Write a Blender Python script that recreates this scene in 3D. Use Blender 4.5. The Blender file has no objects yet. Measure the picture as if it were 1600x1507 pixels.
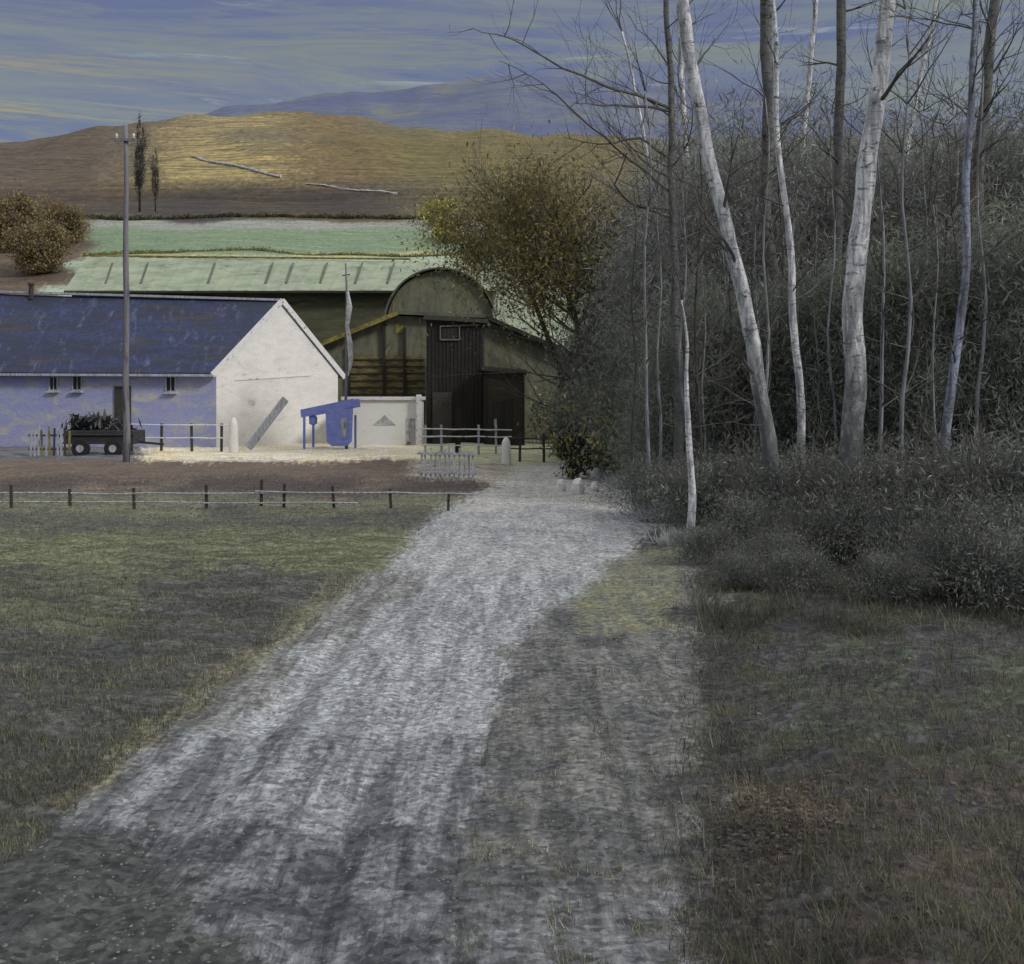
import bpy, math, random
import numpy as np
from mathutils import Vector, noise as mn
random.seed(7); rng = np.random.default_rng(7)
H = 2.2; F = 1800.0; CX = 800.0; HY = 620.0
scene = bpy.context.scene
col = scene.collection

def P(px, py, Y): return Vector(((px-CX)/F*Y, Y, H+(HY-py)/F*Y))
def X(px, Y): return (px-CX)/F*Y
def Zp(py, Y): return H+(HY-py)/F*Y
def GY(py): return H*F/(py-HY)
def lin(c):
    c = c/255.0
    return c/12.92 if c <= 0.04045 else ((c+0.055)/1.055)**2.4
KA = 1.25
def L(r, g, b, k=None):
    k = KA if k is None else k
    return (min(.85, lin(r)*k), min(.85, lin(g)*k), min(.85, lin(b)*k))

# ------------------------------------------------------------------ materials
def newmat(name):
    m = bpy.data.materials.new(name); m.use_nodes = True
    nt = m.node_tree; nt.nodes.clear()
    out = nt.nodes.new('ShaderNodeOutputMaterial'); b = nt.nodes.new('ShaderNodeBsdfPrincipled')
    nt.links.new(b.outputs[0], out.inputs[0]); b.inputs['Roughness'].default_value = .85
    b.inputs['Specular IOR Level'].default_value = .25
    return m, nt, b
def noise_node(nt, coord, scale=(1,1,1), sc=1.0, detail=6, rough=.6, dist=0.0, rot=(0,0,0)):
    mp = nt.nodes.new('ShaderNodeMapping'); mp.inputs['Scale'].default_value = scale; mp.inputs['Rotation'].default_value = rot
    nt.links.new(coord, mp.inputs[0])
    n = nt.nodes.new('ShaderNodeTexNoise'); n.inputs['Scale'].default_value = sc
    n.inputs['Detail'].default_value = detail; n.inputs['Roughness'].default_value = rough; n.inputs['Distortion'].default_value = dist
    nt.links.new(mp.outputs[0], n.inputs['Vector'])
    return n.outputs['Fac']
def ramp(nt, fac, a, b, interp='LINEAR'):
    r = nt.nodes.new('ShaderNodeMapRange'); r.inputs['From Min'].default_value = a; r.inputs['From Max'].default_value = b
    nt.links.new(fac, r.inputs['Value']); return r.outputs[0]
def mix(nt, fac, a, b, mode='MIX'):
    m = nt.nodes.new('ShaderNodeMix'); m.data_type = 'RGBA'; m.blend_type = mode
    for s, v in ((m.inputs[0], fac), (m.inputs[6], a), (m.inputs[7], b)):
        if isinstance(v, (int, float)): s.default_value = v
        elif isinstance(v, tuple): s.default_value = (*v, 1)
        else: nt.links.new(v, s)
    return m.outputs[2]
def fmix(nt, fac, a, b):
    m = nt.nodes.new('ShaderNodeMix'); m.data_type = 'FLOAT'
    for s, v in ((m.inputs[0], fac), (m.inputs[2], a), (m.inputs[3], b)):
        if isinstance(v, (int, float)): s.default_value = v
        else: nt.links.new(v, s)
    return m.outputs[0]
def bump(nt, b, h, strength=.5, dist=.05):
    bp = nt.nodes.new('ShaderNodeBump'); bp.inputs['Strength'].default_value = strength; bp.inputs['Distance'].default_value = dist
    nt.links.new(h, bp.inputs['Height']); nt.links.new(bp.outputs[0], b.inputs['Normal'])
def coords(nt, kind='Object'):
    t = nt.nodes.new('ShaderNodeTexCoord'); return t.outputs[kind]
def attr(nt, name):
    a = nt.nodes.new('ShaderNodeAttribute'); a.attribute_name = name; return a

def streak_mat(name, A, B, C=None, scale=(1,1,4), sc=2.0, lo=.42, hi=.6, bst=.4, bd=.03, cthr=(.58,.66), rough=.85, cscale=None):
    """two paint tones pulled over each other in streaks, a third in patches"""
    m, nt, b = newmat(name); co = coords(nt)
    n1 = noise_node(nt, co, scale, sc, 8, .7, .4)
    c = mix(nt, ramp(nt, n1, lo, hi), A, B)
    if C:
        n2 = noise_node(nt, co, cscale or tuple(s*.6 for s in scale), sc*1.7, 6, .65, .8)
        c = mix(nt, ramp(nt, n2, *cthr), c, C)
    n3 = noise_node(nt, co, scale, sc*9, 4, .7)
    c = mix(nt, .35, c, mix(nt, ramp(nt, n3, .3, .7), (.35,.35,.35), (1,1,1)), 'MULTIPLY')
    nt.links.new(c, b.inputs['Base Color']); b.inputs['Roughness'].default_value = rough
    bump(nt, b, fmix(nt, .5, n1, n3), bst, bd)
    return m

M = {}
M['limewash'] = streak_mat('limewash_render', (.84,.84,.83), (.72,.71,.69), (.56,.53,.49), (1,1,2.5), 1.3, .42,.68, .5,.04, (.62,.72))
M['limewash_shade'] = streak_mat('shaded_limewash', L(132,137,176,1.5), L(142,144,158,1.6), L(168,167,166,1.4), (1,1,2), .9, .44,.6, .5,.04, (.56,.66))  # white wall out of the sun, its blue shade put into the colour
M['white_trim'] = streak_mat('white_paint', (.78,.78,.78), (.68,.68,.74), L(120,120,150), (3,3,3), 2, .4,.7, .3,.02)
M['blue_paint'] = streak_mat('blue_paint', L(105,118,185,1.5), L(122,134,195,1.5), L(160,165,200,1.3), (1,1,3), 2.5, .4,.6,.3,.01,(.64,.7))
M['white_yard'] = streak_mat('white_yard_wall', (.85,.85,.84), (.80,.80,.78), L(176,174,160), (1,1,3.5), 1.8, .4,.65, .5,.04, (.64,.7))
M['black_tar'] = streak_mat('tarred_boards', L(36,35,35,1.4), L(50,47,45,1.4), L(76,72,64,1.4), (5,5,.5), 1.2, .4,.65, .7,.04, (.66,.74))
M['brown_boards'] = streak_mat('dark_brown_boards', L(46,42,38,1.6), L(58,51,45,1.6), L(82,72,56,1.9), (1,1,5), 1.4, .4,.65, .6,.03, (.62,.7))
M['olive_wall'] = streak_mat('olive_barn_cladding', L(82,84,70,2.2), L(66,65,56,2.2), L(104,98,72,2.2), (2,2,1), .7, .42,.6, .5,.04, (.6,.7))
M['olive_roof'] = streak_mat('olive_corrugated_roof', L(78,82,74,1.9), L(64,64,58,1.9), L(98,100,88,1.9), (1,.3,1), 1.2, .42,.6, .5,.04, (.6,.7))
M['ochre_edge'] = streak_mat('lichen_yellow_trim', L(140,128,70), L(90,86,60), L(60,58,48), (1,1,1), 2.5, .42,.6)
M['hay'] = streak_mat('stacked_hay', L(130,120,80), L(82,76,56), L(50,46,38), (1,1,9), 1.6, .42,.58, .8,.05, (.55,.62))
M['pole_wood'] = streak_mat('weathered_pole', L(125,124,132), L(92,92,98), L(64,64,68), (6,6,.5), 2, .4,.65)
M['dark_wood'] = streak_mat('dark_wood', L(58,56,54), L(74,72,68), L(44,42,42), (3,3,3), 3, .4,.65)
M['grey_wood'] = streak_mat('pale_grey_wood', L(168,172,182,1.4), L(128,132,142), L(95,96,100), (6,6,1.2), 2.5, .4,.62)
M['dull_wood'] = streak_mat('dull_wood', L(112,110,100), L(84,82,76), L(60,58,54), (5,5,2), 2.5, .4,.62)
M['black_metal'] = streak_mat('black_painted_steel', L(44,44,48), L(58,58,62), L(74,72,70), (1,1,5), 3, .4,.65)
M['rubber'] = streak_mat('rubber', (.02,.02,.02), (.035,.035,.035), None, (1,1,1), 6)
M['glass'] = streak_mat('dark_window_glass', (.02,.02,.035), (.04,.045,.06), None, (1,1,1), 3, rough=.15)
M['stone'] = streak_mat('pale_stone', L(190,190,192,1.3), L(140,142,146), L(90,92,88), (1,1,1), 3, .4,.62, .8,.05)
M['lane_stone'] = streak_mat('lane_stone', L(112,113,114), L(86,87,88), L(72,72,72), (1,1,1), 3)
M['dead_bark'] = streak_mat('dark_bark', L(72,70,64), L(54,54,52), L(96,98,88), (5,5,.7), 2.5, .4,.62, .8,.03)
M['pale_sapling'] = streak_mat('pale_sapling_bark', L(130,132,140,1.5), L(92,94,98,1.3), L(70,70,70), (5,5,.7), 2.5, .4,.62)
M['twig'] = streak_mat('twig_bark', L(88,86,82,1.5), L(66,66,66,1.4), None, (1,1,1), 2)
M['straw_weed'] = streak_mat('bleached_grass', L(190,192,196,1.3), L(150,152,150), None, (1,1,1), 5)

# slate roof: brick courses + blue streaks
m, nt, b = newmat('blue_slate'); M['slate'] = m
co = coords(nt)
mp = nt.nodes.new('ShaderNodeMapping'); mp.inputs['Scale'].default_value = (1,1,1); nt.links.new(co, mp.inputs[0])
sx = nt.nodes.new('ShaderNodeSeparateXYZ'); nt.links.new(mp.outputs[0], sx.inputs[0])
cb = nt.nodes.new('ShaderNodeCombineXYZ'); nt.links.new(sx.outputs[0], cb.inputs[0]); nt.links.new(sx.outputs[2], cb.inputs[1])
br = nt.nodes.new('ShaderNodeTexBrick'); nt.links.new(cb.outputs[0], br.inputs['Vector'])
br.inputs['Scale'].default_value = 3.4; br.inputs['Mortar Size'].default_value = .012; br.inputs['Mortar Smooth'].default_value = .6
br.inputs['Color1'].default_value = (*L(64,76,116,.85),1); br.inputs['Color2'].default_value = (*L(52,60,90,.85),1); br.inputs['Mortar'].default_value = (*L(50,54,72),1)
n1 = noise_node(nt, co, (.35,1,1.8), .8, 9, .72, .9)
c = mix(nt, ramp(nt, n1, .44, .56), br.outputs['Color'], L(46,50,68))
n2 = noise_node(nt, co, (3.6,1,.8), 1.6, 9, .78, .6, (0,.7,0))
c = mix(nt, ramp(nt, n2, .60, .72), c, L(100,108,134))
n4 = noise_node(nt, co, (.35,1,2.2), 1.0, 8, .7, .6)
c = mix(nt, ramp(nt, n4, .54, .64), c, L(62,60,60))
n5 = noise_node(nt, co, (2.4,1,.7), 1.0, 8, .75, .4, (0,.75,0))
c = mix(nt, ramp(nt, n5, .56, .72), c, L(92,102,134))
nt.links.new(c, b.inputs['Base Color']); b.inputs['Roughness'].default_value = .6
bump(nt, b, fmix(nt, .6, br.outputs['Fac'], n2), -.4, .03)

# leaf / attribute coloured material
m, nt, b = newmat('foliage'); M['leaf'] = m
a = attr(nt, 'colA'); co = coords(nt)
n = noise_node(nt, co, (1,1,.7), .7, 5, .7)
c = mix(nt, .85, a.outputs['Color'], mix(nt, ramp(nt, n, .35, .65), (.4,.42,.45), (1.25,1.22,1.15)), 'MULTIPLY')
nt.links.new(c, b.inputs['Base Color']); b.inputs['Roughness'].default_value = .9; b.inputs['Specular IOR Level'].default_value = .1
tl_ = nt.nodes.new('ShaderNodeBsdfTranslucent'); nt.links.new(c, tl_.inputs[0]); ms = nt.nodes.new('ShaderNodeMixShader'); ms.inputs[0].default_value = .4
nt.links.new(b.outputs[0], ms.inputs[1]); nt.links.new(tl_.outputs[0], ms.inputs[2])
nt.links.new(ms.outputs[0], [n_ for n_ in nt.nodes if n_.type == 'OUTPUT_MATERIAL'][0].inputs[0])

# birch bark
def birch_mat(name, A, B, D, thr=(.5,.6)):
    m, nt, b = newmat(name); co = coords(nt)
    n1 = noise_node(nt, co, (4,4,.8), 2.2, 8, .75, .8)
    c = mix(nt, ramp(nt, n1, .44, .56), A, B)
    n2 = noise_node(nt, co, (2.2,2.2,7), 2.0, 8, .8, 1.0)
    c = mix(nt, ramp(nt, n2, *thr), c, D)
    at = attr(nt, 'hgt')
    n3 = noise_node(nt, co, (3,3,1), 1.6, 8, .8, .5)
    ad = nt.nodes.new('ShaderNodeMath'); ad.operation = 'SUBTRACT'; nt.links.new(n3, ad.inputs[0]); nt.links.new(at.outputs['Fac'], ad.inputs[1])
    c = mix(nt, ramp(nt, ad.outputs[0], .0, .24), c, L(84,87,88,1.4))   # moss and lichen climbing from the foot
    nt.links.new(c, b.inputs['Base Color'])
    bump(nt, b, fmix(nt, .5, n1, n2), .8, .03)
    return m
M['birch'] = birch_mat('birch_bark', (.80,.81,.84), (.34,.35,.39), (.07,.07,.075), (.53,.62))
M['birch_blue'] = birch_mat('bluish_birch_bark', L(140,146,168,1.2), L(92,95,104,1.1), L(66,68,76), (.52,.62))
M['dark_trunk'] = birch_mat('dark_trunk_bark', L(84,86,88), L(104,104,102), L(48,48,48), (.5,.6))

# ------------------------------------------------------------------ object helpers
def props(o, label=None, cat=None, group=None, kind=None):
    if label: o['label'] = label
    if cat: o['category'] = cat
    if group: o['group'] = group
    if kind: o['kind'] = kind
    return o
def thing(name, label, cat, loc, group=None):
    o = bpy.data.objects.new(name, None); col.objects.link(o); o.location = loc; o.empty_display_size = .3
    return props(o, label, cat, group)
def root_of(p):
    while p.parent: p = p.parent
    return p
class MB:
    def __init__(s): s.v = []; s.f = []; s.h = []; s.smooth = False
    def add(s, vs, fs, h=None):
        o = len(s.v); s.v += [tuple(x) for x in vs]; s.f += [tuple(i+o for i in f) for f in fs]
        s.h += (h if h else [0.5]*len(vs)); return s
    def box(s, x0, x1, y0, y1, z0, z1, jit=0):
        j = lambda: random.uniform(-jit, jit) if jit else 0
        vs = [(x+j(), y+j(), z+j()) for z in (z0,z1) for y in (y0,y1) for x in (x0,x1)]
        return s.add(vs, [(0,2,3,1),(4,5,7,6),(0,1,5,4),(2,6,7,3),(0,4,6,2),(1,3,7,5)])
    def bar(s, a, b, w, d, up=(0,0,1)):
        a, b = Vector(a), Vector(b); t = (b-a).normalized(); u = Vector(up)
        if abs(t.dot(u)) > .95: u = Vector((0,1,0))
        r = t.cross(u).normalized(); u = r.cross(t)
        vs = []
        for p in (a, b):
            for i, k in ((-1,-1),(1,-1),(1,1),(-1,1)): vs.append(p+r*i*w/2+u*k*d/2)
        return s.add(vs, [(0,3,2,1),(4,5,6,7),(0,1,5,4),(1,2,6,5),(2,3,7,6),(3,0,4,7)])
    def prism(s, poly, off):
        """poly: list of points; extruded by the vector off"""
        n = len(poly); off = Vector(off); vs = [Vector(p) for p in poly]+[Vector(p)+off for p in poly]
        fs = [tuple(range(n)), tuple(range(2*n-1, n-1, -1))]+[(i, (i+1)%n+0, (i+1)%n+n, i+n) for i in range(n)]
        return s.add(vs, fs)
    def tube(s, path, radii, n=6, wob=0, hs=None):
        path = [Vector(p) for p in path]; rings = []; vs = []; fs = []; hh = []
        seedv = random.random()*100
        for i, p in enumerate(path):
            t = (path[min(i+1, len(path)-1)]-path[max(i-1, 0)]).normalized()
            u = Vector((1,0,0)) if abs(t.x) < .8 else Vector((0,0,1))
            r = t.cross(u).normalized(); u = r.cross(t)
            for k in range(n):
                a = 2*math.pi*k/n
                d = r*math.cos(a)+u*math.sin(a); R = radii[i]
                if wob: R *= 1+wob*mn.noise(Vector((math.cos(a)*1.3+seedv, math.sin(a)*1.3, p.z*2.2)))
                vs.append(p+d*R); hh.append(hs[i] if hs else .5)
        for i in range(len(path)-1):
            for k in range(n): fs.append((i*n+k, i*n+(k+1)%n, (i+1)*n+(k+1)%n, (i+1)*n+k))
        fs.append(tuple(range(n-1, -1, -1))); fs.append(tuple((len(path)-1)*n+k for k in range(n)))
        return s.add(vs, fs, hh)
    def build(s, name, mat, parent=None, smooth=False, bevel=0):
        base = root_of(parent).location if parent else Vector((0,0,0))
        me = bpy.data.meshes.new(name)
        me.from_pydata([(x-base[0], y-base[1], z-base[2]) for x, y, z in s.v], [], s.f)
        at = me.attributes.new('hgt', 'FLOAT', 'POINT'); at.data.foreach_set('value', s.h)
        me.materials.append(M[mat] if isinstance(mat, str) else mat)
        if smooth: me.polygons.foreach_set('use_smooth', [True]*len(me.polygons))
        me.update()
        o = bpy.data.objects.new(name, me); col.objects.link(o)
        if parent: o.parent = parent
        if bevel:
            bv = o.modifiers.new('bevel', 'BEVEL'); bv.width = bevel; bv.segments = 2; bv.limit_method = 'ANGLE'
        return o

def quads_obj(name, V, colr, mat, parent=None, base=(0,0,0), nper=4):
    """V: (n, nper, 3) independent faces, colr: (n,3) one colour each"""
    n = len(V); me = bpy.data.meshes.new(name)
    me.vertices.add(n*nper); me.vertices.foreach_set('co', (V-np.array(base)).reshape(-1).astype(np.float32))
    me.loops.add(n*nper); me.loops.foreach_set('vertex_index', np.arange(n*nper, dtype=np.int32))
    me.polygons.add(n); me.polygons.foreach_set('loop_start', np.arange(0, n*nper, nper, dtype=np.int32))
    at = me.attributes.new('colA', 'FLOAT_COLOR', 'POINT')
    c4 = np.ones((n*nper, 4), np.float32); c4[:, :3] = np.repeat(colr, nper, 0); at.data.foreach_set('color', c4.reshape(-1))
    me.materials.append(M[mat]); me.update(calc_edges=True); me.validate()
    o = bpy.data.objects.new(name, me); col.objects.link(o)
    if parent: o.parent = parent
    return o
def unit(a): return a/np.maximum(np.linalg.norm(a, axis=-1, keepdims=True), 1e-9)
def leaves(centres, size, palette, aspect=2.6, upbias=.7):
    """elongated leaf quads at the given points"""
    n = len(centres)
    d = unit(rng.normal(size=(n,3))+np.array([0,0,upbias])); r = unit(np.cross(d, rng.normal(size=(n,3))))
    s = size*(.5+rng.random((n,1))**1.5*1.3); l = d*s*.5*aspect; w = r*s*.5
    V = np.stack([centres-l, centres+w-l*.1, centres+l, centres-w-l*.1], 1)
    pal = np.array(palette); c = pal[rng.integers(0, len(pal), n)]*(.75+.5*rng.random((n,1)))
    return V, c
def cloud(n, R, clumps, tight=.22, hollow=.35, flat=1.0):
    """leaf positions in clumps through an ellipsoid of radii R"""
    R = np.array(R)
    cc = unit(rng.normal(size=(clumps,3)))*(hollow+(1-hollow)*rng.random((clumps,1))**.6)*R
    k = rng.integers(0, clumps, n)
    s = tight*(.5+rng.random(clumps))
    return cc[k]+rng.normal(size=(n,3))*s[k][:,None]*R*np.array([1,1,flat])

# ------------------------------------------------------------------ ground
prof = [(60,0.0),(70,.7),(90,3.9),(110,7.2),(130,12.4),(136,13.6),(146,15.8),(176,23.6),(186,25.0),(216,33.4),(232,37.8),(252,41.5),(300,53.0)]
ridge_pts = [(-900,205),(-100,226),(40,222),(150,196),(300,184),(480,172),(640,198),(900,208),(1050,222),(1300,214),(1570,212),(1800,230),(2500,300)]
def ridge_py(px): return float(np.interp(px, [a for a,_ in ridge_pts], [b for _,b in ridge_pts]))
def lane_c(Y): return 0
LE = [(-900,1900),(-60,1430),(90,1290),(200,1200),(330,1090),(450,1000),(600,890),(700,800),(745,760),(800,742)]
RE = [(620,1900),(690,1507),(720,1330),(755,1200),(775,1100),(800,1010),(850,955),(945,905),(1000,850),(1055,805),(1040,760),(960,742)]
def edge(tab, py):
    ys = [b for _,b in tab][::-1]; xs = [a for a,_ in tab][::-1]
    return float(np.interp(py, ys, xs))
def height(x, y):
    """real terrain height"""
    if y <= 60: z = 0.0
    elif y <= 300: z = float(np.interp(y, [a for a,_ in prof], [b for _,b in prof]))
    else:
        px = CX+F*x/y; zr = Zp(ridge_py(px), 450.0)
        if y <= 450:
            t = (y-300)/150; z = 53+(zr-53)*(t**.85)
        else: z = zr-(y-450)*.12
    if y > 66:
        k = min(1, (y-66)/40)
        z += k*(mn.noise(Vector((x*.03, y*.03, 3)))*1.2+mn.noise(Vector((x*.11, y*.11, 9)))*.5)
        if y > 260: z += mn.noise(Vector((x*.06, y*.02, 1)))*2.0*min(1,(y-260)/80)
    return z
def ground_z(x, y):
    """fine relief added to the flat near ground"""
    z = height(x, y)
    if y < 60:
        px = CX+F*x/y; py = HY+H*F/y
        l, r = edge(LE, py), edge(RE, py)
        inl = l < px < r
        e = min(abs(px-l), abs(px-r))/F*y
        n = mn.fractal(Vector((x*1.7, y*1.7, 0)), 1.0, 2.0, 5)
        if inl:
            u = (px-l)/(r-l)
            rut = -.035*math.exp(-((u-.28)/.07)**2)-.035*math.exp(-((u-.72)/.07)**2)
            z += n*.03+rut*min(1, e/.3)
            z += mn.fractal(Vector((x*9, y*4, 2)), 1.0, 2.0, 3)*.010
        elif px <= l:
            z += min(1, e/.6)*(n*.06+.05+mn.noise(Vector((x*.5, y*2.2, 5)))*.06)
        else:
            side = min(1, e/1.5)
            z += side*(n*.07+.02)+max(0, min(1, (px-1120)/300))*.12
    return z

def gcol(px, py):
    """the two tones that mix at a place on the near ground, and the streak direction (1 = along the lane)"""
    a = mn.fractal(Vector((px/90, py/28, 0)), 1.0, 2.0, 5)*34
    b_ = mn.fractal(Vector((px/140, py/40, 7)), 1.0, 2.0, 5)*17
    w, v = px+a, py+b_*min(1, (py-680)/120)+a*.06
    q = mn.noise(Vector((px/110, py/50, 20)))
    l, r = edge(LE, v), edge(RE, v)
    if w+(v-1330)*-.9 < 215+q*90 and v > 1300 and px < 420: return (78,82,80), (56,58,62), .5
    if v > 722 and l < w < r:
        if v < 790: return (178,177,174), (146,147,148), .3
        if v < 900: return (158,161,166), (130,133,138), .6
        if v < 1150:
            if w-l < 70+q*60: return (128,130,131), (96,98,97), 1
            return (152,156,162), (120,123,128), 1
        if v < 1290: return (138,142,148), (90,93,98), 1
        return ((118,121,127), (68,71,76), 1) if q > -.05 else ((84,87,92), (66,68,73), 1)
    if w <= l or v <= 722:
        if v < 684: return (104,104,84), (84,84,66), 0
        if v < 722:
            if px < 225+a*.4: return (112,112,118), (74,74,80), 0
            if px < 665: return (246,243,232), (196,176,112), 0
            if px < 930: return (150,150,104), (190,190,172), 0
            return (88,92,80), (70,74,66), 0
        if v < 750: return ((88,76,76), (112,100,84), 0) if px < 640 else ((170,168,160), (120,112,100), 0)
        if v < 778: return ((82,73,72), (68,61,60), 0) if q < .2 else ((112,100,92), (80,74,70), 0)
        if v < 806: return (112,112,96), (88,90,76), 0
        if v < 832: return (72,73,74), (90,92,80), 0
        if v < 892: return (108,112,88), (78,82,66), 0
        if v < 915 and px < 330: return (94,98,80), (66,69,66), 0
        if v < 1000 and px < 220: return (92,96,80), (64,67,66), 0
        if w > l-46 and 870 < v < 1270: return ((116,114,96), (82,81,75), .9)
        if v > 1280: return ((84,90,84), (64,66,72), .2) if q > -.1 else ((70,74,80), (56,58,64), .2)
        return (82,83,82), (58,60,62), 0
    # right of the lane
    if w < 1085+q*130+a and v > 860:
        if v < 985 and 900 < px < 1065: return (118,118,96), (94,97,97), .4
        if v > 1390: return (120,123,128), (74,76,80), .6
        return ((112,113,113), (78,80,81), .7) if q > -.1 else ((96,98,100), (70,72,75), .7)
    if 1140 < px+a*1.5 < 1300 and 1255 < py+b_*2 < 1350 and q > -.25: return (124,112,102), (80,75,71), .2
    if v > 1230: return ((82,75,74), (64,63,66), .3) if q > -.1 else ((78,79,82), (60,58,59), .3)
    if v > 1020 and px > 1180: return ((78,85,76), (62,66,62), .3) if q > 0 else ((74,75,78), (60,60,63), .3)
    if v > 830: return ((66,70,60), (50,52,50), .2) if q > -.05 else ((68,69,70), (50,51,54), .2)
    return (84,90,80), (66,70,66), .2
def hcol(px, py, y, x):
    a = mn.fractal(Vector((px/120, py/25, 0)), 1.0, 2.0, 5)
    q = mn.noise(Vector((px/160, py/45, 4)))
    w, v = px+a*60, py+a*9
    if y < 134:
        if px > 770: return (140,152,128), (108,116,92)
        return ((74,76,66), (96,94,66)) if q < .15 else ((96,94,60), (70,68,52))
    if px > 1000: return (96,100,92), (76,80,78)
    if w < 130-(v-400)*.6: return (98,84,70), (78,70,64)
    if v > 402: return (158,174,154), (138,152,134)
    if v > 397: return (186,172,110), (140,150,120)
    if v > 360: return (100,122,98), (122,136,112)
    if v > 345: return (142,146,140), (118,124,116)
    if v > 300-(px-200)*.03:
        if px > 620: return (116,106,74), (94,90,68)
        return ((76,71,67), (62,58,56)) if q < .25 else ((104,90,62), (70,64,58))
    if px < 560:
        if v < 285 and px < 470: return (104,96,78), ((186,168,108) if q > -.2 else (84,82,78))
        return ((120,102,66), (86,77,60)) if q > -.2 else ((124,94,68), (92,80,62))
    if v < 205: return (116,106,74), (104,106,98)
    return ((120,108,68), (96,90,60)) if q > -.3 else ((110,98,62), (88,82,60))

pxs = np.concatenate([np.arange(-1300, -40, 20), np.arange(-40, 1640, 3.6), np.arange(1640, 2900, 20)])
ys = [HY+H*F/1.6]
pyl = [3000, 2600, 2300, 2050, 1900, 1800, 1720, 1660, 1610, 1575]+list(np.arange(1550, 1000, -3.4))+list(np.arange(1000, 686, -2.0))
Yr = [H*F/(p-HY) for p in pyl]+list(np.arange(60.5, 300, 1.1))+list(np.arange(301, 452, 1.6))+[456,462,470,485,510,560,650,800]
nc, nr = len(pxs), len(Yr)
V = np.zeros((nr, nc, 3)); CA = np.ones((nr, nc, 4)); CB = np.ones((nr, nc, 4)); DR = np.zeros((nr, nc)); zone = np.zeros((nr, nc), int)
for i, Y in enumerate(Yr):
    for j, px in enumerate(pxs):
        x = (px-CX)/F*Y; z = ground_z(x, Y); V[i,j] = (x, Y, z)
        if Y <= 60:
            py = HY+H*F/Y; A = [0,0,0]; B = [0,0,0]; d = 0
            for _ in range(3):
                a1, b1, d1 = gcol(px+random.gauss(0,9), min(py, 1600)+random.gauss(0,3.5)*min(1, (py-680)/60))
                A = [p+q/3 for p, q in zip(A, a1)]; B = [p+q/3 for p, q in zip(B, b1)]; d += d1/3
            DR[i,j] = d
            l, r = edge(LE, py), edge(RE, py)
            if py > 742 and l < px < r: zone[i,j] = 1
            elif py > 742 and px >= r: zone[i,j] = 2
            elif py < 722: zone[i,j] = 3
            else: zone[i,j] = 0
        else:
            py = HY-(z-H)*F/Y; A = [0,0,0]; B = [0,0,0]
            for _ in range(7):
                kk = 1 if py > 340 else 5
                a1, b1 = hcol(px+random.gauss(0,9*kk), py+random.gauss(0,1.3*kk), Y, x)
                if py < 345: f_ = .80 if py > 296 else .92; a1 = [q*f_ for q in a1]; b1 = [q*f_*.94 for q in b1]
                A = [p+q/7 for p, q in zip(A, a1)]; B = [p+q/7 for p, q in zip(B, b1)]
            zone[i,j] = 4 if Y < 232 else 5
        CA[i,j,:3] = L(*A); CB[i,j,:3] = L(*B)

def ground_mat(name, hill=False, kh=.16):
    m, nt, b = newmat(name); co = coords(nt)
    k = kh if hill else 1.0
    nx = noise_node(nt, co, (.45*k, 2.6*k, 1), 1.6, 10, .72, .5)
    ny = noise_node(nt, co, (3.6*k, .34*k, 1), 1.6, 10, .72, .2)
    d = attr(nt, 'dirn').outputs['Fac']
    n = fmix(nt, d, nx, ny)
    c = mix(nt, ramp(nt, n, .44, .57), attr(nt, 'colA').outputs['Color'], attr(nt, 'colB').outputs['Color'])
    f = noise_node(nt, co, (k*1,k*1,k), 14 if not hill else 10, 8, .75)
    if not hill:
        vo = nt.nodes.new('ShaderNodeTexVoronoi'); vo.inputs['Scale'].default_value = 26; vo.inputs['Randomness'].default_value = 1; nt.links.new(co, vo.inputs['Vector'])
        hs = nt.nodes.new('ShaderNodeSeparateColor'); nt.links.new(vo.outputs['Color'], hs.inputs[0])
        c = mix(nt, .75, c, mix(nt, hs.outputs[0], (.4,.4,.4), (1.45,1.45,1.42)), 'MULTIPLY')
    c = mix(nt, .75, c, mix(nt, ramp(nt, f, .34, .64), (.36,.36,.36), (1.4,1.4,1.4)), 'MULTIPLY')
    g = noise_node(nt, co, (k*5,k*2.2,k), 3, 9, .7, 1.2)
    c = mix(nt, ramp(nt, g, .60, .70), c, mix(nt, .4, c, (.08,.085,.10)))
    nt.links.new(c, b.inputs['Base Color'])
    b.inputs['Roughness'].default_value = .8
    hh = fmix(nt, .5, f, g)
    bump(nt, b, fmix(nt, .35, hh, n), .9 if not hill else .6, .05 if not hill else .8)
    return m
GM = ground_mat('near_ground'); HM = ground_mat('hill_ground', True); MM = ground_mat('moor_ground', True, .035)
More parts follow.
